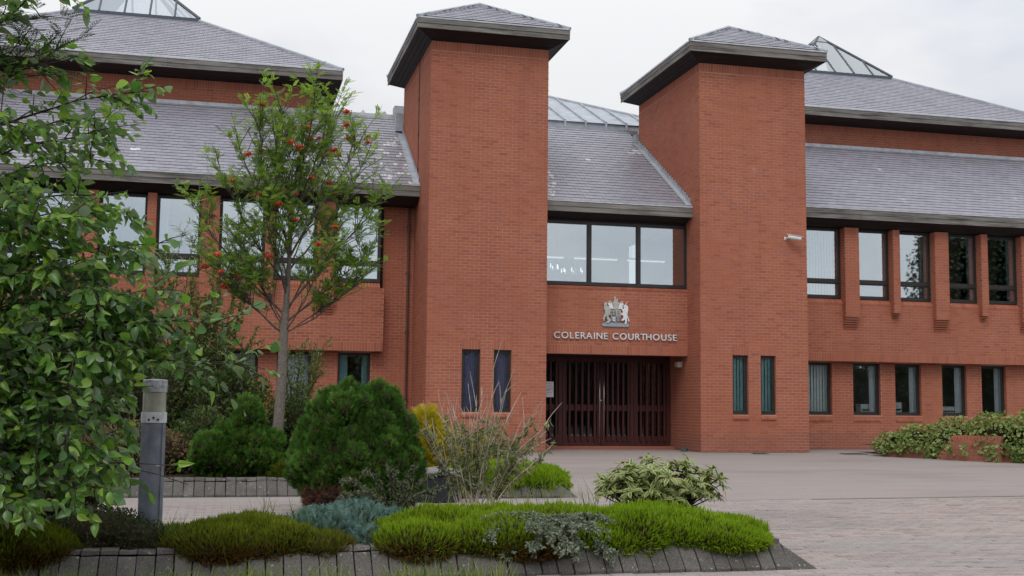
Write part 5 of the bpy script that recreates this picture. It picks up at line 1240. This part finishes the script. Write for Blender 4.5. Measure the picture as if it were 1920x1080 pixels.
limbs += [((rnd.uniform(-1.65, -.62), rnd.uniform(8.3, 9.2), z_), z_ * .8) for z_ in np.linspace(.55, 2.5, 26)]
limbs += [((-2.3 + 1.15 * math.cos(a_) - .35, 8.9 + 1.0 * math.sin(a_), z_), max(.3, z_ * .8)) for a_, z_ in ((1.6, 1.0), (2.0, 2.0), (2.4, .8), (2.8, 2.8), (3.2, 1.5), (3.6, 2.3), (4.0, .9), (4.3, 3.2), (4.5, 1.8), (1.8, 3.4), (2.6, 3.8), (3.4, 3.3), (2.2, 1.4), (3.9, 2.9))]
for e, zs in limbs:
    st = np.array((-2.3 + .06 * zs, 8.75, zs)); c = curve(st, e, .10, 12, .12); br.append((c, np.linspace(.012, .003, 12))); leafy(c, .035, .45)
    L_ = np.linalg.norm(c[-1] - c[0])
    for k in range(int(4 + L_ * 7)):
        f = rnd.uniform(3.5, 10.8); p = c[int(f)] * (1 - f % 1) + c[int(f) + 1] * (f % 1); d = unit(c[int(f) + 1] - c[int(f)]); o = rdir(1)[0] * (1, .8, 1)
        q = p + unit(d * .8 + o * .8) * rnd.uniform(.14, .36) + np.array([0, 0, -.04]); cc = curve(p, q, .12, 5, .1); br.append((cc, np.linspace(.005, .002, 5))); leafy(cc)
br = [b_ for b_ in br if len(b_[0]) > 6 or not any(-.075 < p[0] / p[1] < -.038 and (p[2] - CAMZ) / p[1] < .024 and p[1] < 9.95 for p in b_[0])]
tubes('branches', br, TWIG, t, 5)
P, X, Nn = map(np.array, (P, X, Nn)); q_ = P[:, 0] / P[:, 1]; el_ = (P[:, 2] - CAMZ) / P[:, 1]; keep = ~((q_ > -.05) & (NR.rand(len(P)) < .58)) & ~((q_ > -.072) & (q_ < -.040) & (el_ < .022) & (P[:, 1] < 9.95) & (NR.rand(len(P)) < .95))     # clipped back round the bollard
P, X, Nn = P[keep], X[keep], Nn[keep]
n = len(P); sc_ = NR.uniform(.052, .112, n); tt = np.clip(NR.beta(1.6, 2.2, n) + .12 * (P[:, 2] > 2), 0, 1)
order = np.argsort(-(P[:, 0] - .5 * P[:, 1])); single = np.zeros(n, bool); single[order[:900:3]] = True; si = np.where(single)[0]
var = NR.randint(0, 5, n)
LT = [T_leaf(.68, .10, .16), T_leaf(.56, .22, .34), T_leaf(.74, .04, .08), T_leaf(.5, .30, .5), T_leaf(.62, -.10, .28)]
for v_ in range(5):
    s_ = ~single & (var == v_); scatter('leaf_mass', LT[v_], P[s_], X[s_], Nn[s_], sc_[s_] * (.8, 1, 1.05, .95, .9)[v_], tt[s_], BIGLEAF, t, 'stuff', smooth=True)
lm = [rawmesh('leaf', T_leaf(w_, fo, cu)[0], LB[1], BIGLEAF, tint=np.full(14, ti), edge=LB[2], smooth=True) for w_, fo, cu, ti in ((.66, .1, .18, .3), (.6, .16, .3, .5), (.7, .05, .1, .62), (.62, .12, .25, .8), (.66, .2, .4, .15))]
XX, YY, ZZ = frames(X, Nn)
for i in si:
    o = bpy.data.objects.new('leaf', rnd.choice(lm)); COL.objects.link(o); adopt(o, t, P[i])
    o.matrix_basis = Matrix(((*(XX[i] * sc_[i]),), (*(YY[i] * sc_[i]),), (*(ZZ[i] * sc_[i]),))).transposed().to_4x4(); o.matrix_basis = Matrix.Translation(Vector(P[i])) @ o.matrix_basis
NLEAF = n
# dark feathery rowan whose branch tips hang into the top left corner
t = thing('rowan_tree', 'dark feathery rowan branches hanging into the top left corner', 'tree', (-2.7, 9.1, -.1)); P, X, Nn, br = [], [], [], []
tubes('trunk', [(np.array([(-2.7, 9.1, -.2), (-2.6, 9.1, 1.5), (-2.5, 9.1, 3.0), (-2.45, 9.1, 4.6)]), np.array([.09, .07, .05, .02]))], BARK, t, 10)
for (x, z) in [(-1.5, 3.55), (-1.35, 3.4), (-1.6, 3.75), (-1.55, 3.95), (-1.4, 3.62), (-1.2, 3.62), (-1.65, 3.3), (-1.3, 3.85), (-1.75, 3.6), (-1.5, 3.3), (-1.1, 3.52), (-1.8, 4.1), (-2.9, 3.4), (-3.2, 3.9), (-3.4, 3.2), (-2.8, 4.4), (-2.3, 4.6), (-3.0, 4.9), (-2.5, 5.1), (-3.3, 4.4), (-2.1, 4.9), (-2.6, 3.7)]:
    c = curve((-2.48, 9.1, z - .5), (x, 8.45 + rnd.uniform(-.15, .2), z * .97 + .02), .12, 8, .1); br.append((c, np.linspace(.01, .003, 8))); twig_leaves(c[-7:], 22)
    for k in range(7):
        p = c[rnd.randint(4, 7)]; q = p + rdir(1)[0] * .16 + np.array([.05, 0, .03]); cc = curve(p, q, .05, 4, .1); br.append((cc, np.linspace(.005, .002, 4))); twig_leaves(cc, 6)
tubes('branches', br, TWIG, t, 5); P, X, Nn = map(np.array, (P, X, Nn)); scatter('leaves', T_pinnate(7, .06, .22), P, X, Nn, NR.uniform(.10, .17, len(P)), NR.rand(len(P)), DARKL, t, 'stuff')

# ---- shrubbery against the left wing
def twiggy(name, label, cat, base, tips_, mt, leaf=(.05, .09), per=1.0, T=T_small(.34), group=None, wood=TWIG, spread=.35):
    t = thing(name, label, cat, base, group); br, P, X = [], [], []
    for e in tips_:
        b = np.array(base) + NR.normal(0, .08, 3) * (1, 1, 0); c = curve(b, e, .04, 10, .1); br.append((c, np.linspace(.014, .004, 10))); L_ = np.linalg.norm(c[-1] - c[0]); tw = [c[4:]]
        for k in range(int(6 * L_)):
            f = rnd.uniform(2.5, 8.9); p = c[int(f)] * (1 - f % 1) + c[int(f) + 1] * (f % 1); q = p + (unit(c[int(f) + 1] - c[int(f)]) * .7 + rdir(1)[0] * .8) * rnd.uniform(.5, 1) * spread; cc = curve(p, q, .03, 5, .1); br.append((cc, np.linspace(.005, .002, 5))); tw.append(cc)
        for w_ in tw:
            l_ = np.linalg.norm(np.diff(w_, axis=0), axis=1).sum(); m_ = int(l_ * 42 * per); f = NR.rand(m_) * (len(w_) - 1.001); i = f.astype(int); P.append(w_[i] + (w_[i + 1] - w_[i]) * (f % 1)[:, None]); X.append(unit(w_[i + 1] - w_[i]) * .7 + rdir(m_))
    P, X = np.concatenate(P), np.concatenate(X); tubes('branches', br, wood, t, 4); scatter('leaves', T, P, X, rdir(len(P)), NR.uniform(*leaf, len(P)), NR.rand(len(P)), mt, t); return t
def fan(bx_, by_, x0, x1, z0, z1, n): return [(rnd.uniform(x0, x1), by_ + rnd.uniform(-.6, .6), rnd.uniform(z0, z1)) for _ in range(n)]
twiggy('willow_shrub', 'thin pale leaved willow shrub rising between the big tree and the rowan', 'shrub', (-.4, 23, .05), fan(0, 23, -1.3, .5, 2.2, 3.9, 22), WILLOW, (.06, .10), 1.9)
twiggy('willow_shrub', 'sparse upright willow shoots beside the ground floor window right of the rowan trunk', 'shrub', (1.25, 22.5, .05), fan(0, 22.5, 1.0, 1.85, 1.4, 2.75, 11), WILLOW, (.05, .085), 1.3)
twiggy('willow_shrub', 'pale arching willow shoots in front of the left upper windows', 'shrub', (-1.2, 23.5, .05), [(-.85, 23.4, 4.3), (-.7, 23.4, 4.45), (-1.0, 23.3, 4.0), (-.6, 23.5, 4.1), (-1.3, 23.4, 3.7)], WILLOW, (.05, .08), .7)
def shrub(label, lobes, n, mt, size, T=T_small(.5), zmin=0): return bush('shrub', label, 'shrub', lobes, n, T, size, mt, .35, 1.0, .7, zmin, .7, 'shrubs against the left wing')
shrub('dark evergreen shrub directly behind the bollard light', [((-1.0, 20.5, .8), (.7, .6, .9)), ((-.6, 20.2, .45), (.5, .5, .6)), ((-1.7, 20.6, .9), (.7, .6, 1.0))], 6500, DARKS, (.05, .10))
shrub('tall dark shrub at the far left against the brick wall', [((-2.6, 23, 1.5), (1.1, .8, 1.6)), ((-3.5, 23, 1.6), (1.1, .8, 1.8)), ((-1.9, 22.8, 1.9), (.7, .7, 1.2))], 9000, DARKS, (.07, .13))
shrub('mixed green shrub with pale flecked leaves left of the rowan trunk', [((-.2, 21, .7), (.7, .6, .8)), ((.35, 21.2, .85), (.5, .5, .85)), ((.7, 21.3, .55), (.35, .45, .55))], 5200, MIXS, (.05, .10))
shrub('bushy green shrub right of the rowan trunk below the window', [((1.25, 21.8, .5), (.5, .5, .7)), ((1.75, 21.8, .4), (.4, .45, .55))], 3200, MIXS, (.05, .10))
shrub('loose light green shrub filling the gap behind the small conifer', [((-.3, 19.6, .75), (.5, .5, .75)), ((.1, 20.0, 1.0), (.45, .5, .75)), ((-.75, 19.9, 1.05), (.5, .5, .8))], 5200, MIXS, (.06, .11))
shrub('pinkish leaved spiraea low behind the bollard light', [((-1.35, 17.8, .35), (.55, .4, .5)), ((-.85, 18.0, .3), (.4, .4, .42)), ((-2.0, 17.9, .35), (.5, .4, .45))], 3600, PINKS, (.04, .075), zmin=.05)
shrub('low mottled shrub between the bollard light and the small conifer', [((-.55, 18.3, .35), (.4, .35, .45)), ((-.3, 18.6, .55), (.35, .35, .5))], 2600, MIXS, (.04, .08), zmin=.05)
shrub('shaded green shrub under the big leafy tree by the front path', [((-1.9, 10.8, .5), (.55, .5, .75)), ((-1.35, 10.9, .3), (.45, .45, .5)), ((-2.6, 10.8, .8), (.6, .5, 1.1))], 5200, DARKS, (.04, .075), zmin=-.05)
twiggy('flowering_shrub', 'thin shrub with tiny yellow flowers above the small conifer', 'shrub', (.45, 19.9, .05), fan(0, 19.9, .1, .75, .9, 1.35, 9), leaf_material('yellow_fleck', [(0, (.07, .11, .03)), (.55, (.12, .16, .05)), (.8, (.5, .36, .03)), (1, (.6, .45, .04))], .3, .5), (.03, .06), 1.2)

# ---- ivy over the brick planter
t = thing('ivy', 'mound of variegated ivy spilling over the brick planter on the right', 'ivy', (17, 24.4, .2)); lob = []
for s, zt, wd in ((.15, .42, .45), (.7, .62, .55), (1.5, .80, .65), (2.4, .92, .75), (3.3, .98, .8), (4.2, 1.05, .85), (5.2, 1.1, .85)):
    c = P0 + dv * s - nv * .45; lob.append(((c.x, c.y, .22), (.62, wd, zt - .1)))
Pi, D = lobepts(lob, 7500, .8, 1.05, .08)
Pt = []
for s, l in ((2.0, .22), (2.55, .34), (2.7, .4), (1.7, .24), (.3, .2), (.42, .24), (3.35, .4), (3.9, .4), (4.5, .4), (.06, .3), (.12, .26), (.75, .22), (1.05, .36), (1.15, .3), (1.3, .34), (1.38, .28), (3.0, .45), (3.1, .5), (3.2, .35), (3.45, .3), (3.6, .48), (3.75, .4), (4.3, .3), (.9, .2), (.5, .15), (4.8, .3)):
    for k in range(int(l / .012)):
        f = k / (l / .012); c = P0 + dv * (s + .04 * math.sin(7 * f + s)) + nv * ((.05 if s < 1.6 or s > 2.8 else .3) + .06 * rnd.random()); Pt.append((c.x, c.y, .34 - l * f + rnd.uniform(-.02, .02)))
Pt = np.array(Pt); Dt = np.tile(np.array(nv), (len(Pt), 1)); Pa = np.concatenate([Pi, Pt]); Da = np.concatenate([D, Dt])
X = Da * .6 + np.array([0, 0, -.25]) + .8 * rdir(len(Pa)); scatter('leaves', T_small(.85, .1), Pa, X, Da + np.array([0, 0, .5]) + .5 * rdir(len(Pa)), NR.uniform(.06, .12, len(Pa)), NR.rand(len(Pa)), IVYM, t, 'stuff'); core_mesh(t, lob, .74, .1)
twiggy('evergreen_shrub', 'leggy pale leaved shrub poking up from the brick planter at the right edge', 'shrub', (18.9, 24.4, .3), [(18.75, 24.3, 1.55), (18.95, 24.3, 1.7), (19.1, 24.4, 1.5), (18.55, 24.3, 1.35)], WILLOW, (.06, .1), .9)

# ---- grass at the foot of the kerb, weeds, dandelions
def grass(name, pts, h, lean, mt=GRASSM, tint=(0, 1), w=.06):
    P = np.array(pts); n = len(P); X = np.array([0, 0, 1.]) + lean * rdir(n)
    v, f, e = np.array([(0, -w / 2, 0), (0, w / 2, 0), (.5, w * .4, .0), (.5, -w * .4, .0), (1, 0, -.25)]), [np.array([(3, 2, 4)]), np.array([(0, 1, 2, 3)])], np.array([0, 0, .5, .5, 1])
    o = scatter(name, (v, f, e), P, X, rdir(n), NR.uniform(h[0], h[1], n), tint[0] + (tint[1] - tint[0]) * NR.rand(n), mt, None, 'stuff'); return o
pts = []
for _ in range(5200):
    x = rnd.uniform(-2.0, 2.15); y = rnd.uniform(8.35, 9.1); dn = .5 + .5 * math.sin(x * 3.1 + 1) * math.sin(x * 7.7)
    if rnd.random() < dn * (1.0 if y < 8.8 else .6): pts.append((x, y, gz(y)))
o = grass('grass', pts, (.06, .22), .5, w=.035); o['label'] = 'rough green grass growing along the foot of the front kerb'; o['category'] = 'grass'
pts = [(rnd.gauss(c[0], .05), rnd.gauss(c[1], .04), c[2]) for c, m_ in (((-.42, 9.6, -.0), 46), ((-.3, 9.6, 0), 20), ((.35, 9.9, .15), 14), ((.62, 9.75, .12), 10)) for _ in range(m_)]
o = grass('weed_grass', pts, (.10, .30), .45, w=.03); o['label'] = 'pale weed grass sprouting between the bollard light and the olive heather'; o['category'] = 'grass'
pts = [(rnd.uniform(a, b), y + rnd.uniform(-.2, .2), z) for a, b, y, z, m_ in ((2.0, 3.9, 10.7, .1, 70), (3.15, 3.5, 11.0, .1, 16), (3.9, 4.1, 10.9, .15, 12), (3.7, 4.6, 15.6, -.12, 60), (1.4, 2.1, 11.2, .05, 30)) for _ in range(m_)]
o = grass('weed_grass', pts, (.16, .42), .4, tint=(.4, 1), w=.02); o['label'] = 'tall thin weed grass standing up through the heathers'; o['category'] = 'grass'
YF_ = simple('dandelion_yellow', (.72, .50, .02), .7, .2, .1, 40)
for (x, y, lb) in ((-1.13, 8.98, 'left of two yellow dandelion heads at the bottom left by the kerb'), (-1.04, 9.02, 'right of two yellow dandelion heads at the bottom left by the kerb')):
    d = thing('dandelion', lb, 'flower', (x, y, gz(y)), 'dandelions by the kerb'); z = gz(y) + .075
    tubes('stalk', [(np.array([(x, y, gz(y)), (x + .004, y, z - .02), (x, y, z)]), .003)], GRASSM, d, 5)
    k = 26; Pn = np.tile(np.array([(x, y, z)]), (k, 1)); th = np.arange(k) * 2.4; el = NR.uniform(.1, 1.0, k); Xp = np.stack([np.cos(th), np.sin(th), el], 1); scatter('petals', T_small(.3), Pn, Xp, np.tile([0, 0, 1.], (k, 1)) - .3 * Xp, .022, NR.rand(k), YF_, d)

# ---- trees across the road behind the camera, seen only as reflections in the windows
tl = []
x = -34.0
while x < 92:
    hgt = 5.3 + .6 * math.sin(x * .9) if x < 51 else 12.5 + 1.5 * math.sin(x * 1.3) + min(6, (x - 51) * .8)
    wd = 3.5 if x < 51 else 3.0
    tl.append(((x, -22, hgt * .5), (wd, 3, hgt * .52))); x += wd * 1.05
P, D = lobepts(tl, 70000, .7, 1.05, 0); X = D + rdir(len(P))
o = scatter('treeline', T_small(.8), P, X, D + .5 * rdir(len(P)), NR.uniform(.16, .36, len(P)), NR.rand(len(P)), DARKS, None, 'stuff'); o['label'] = 'dark line of trees across the way mirrored in the windows'; o['category'] = 'trees'
q = MB()
for c, r in tl: q.box(c[0] - r[0] * .72, c[0] + r[0] * .72, c[1] - .4, c[1] + .4, -.3, c[2] + r[2] * .72)
q.build('inner_trunks', DEADWOOD, o)
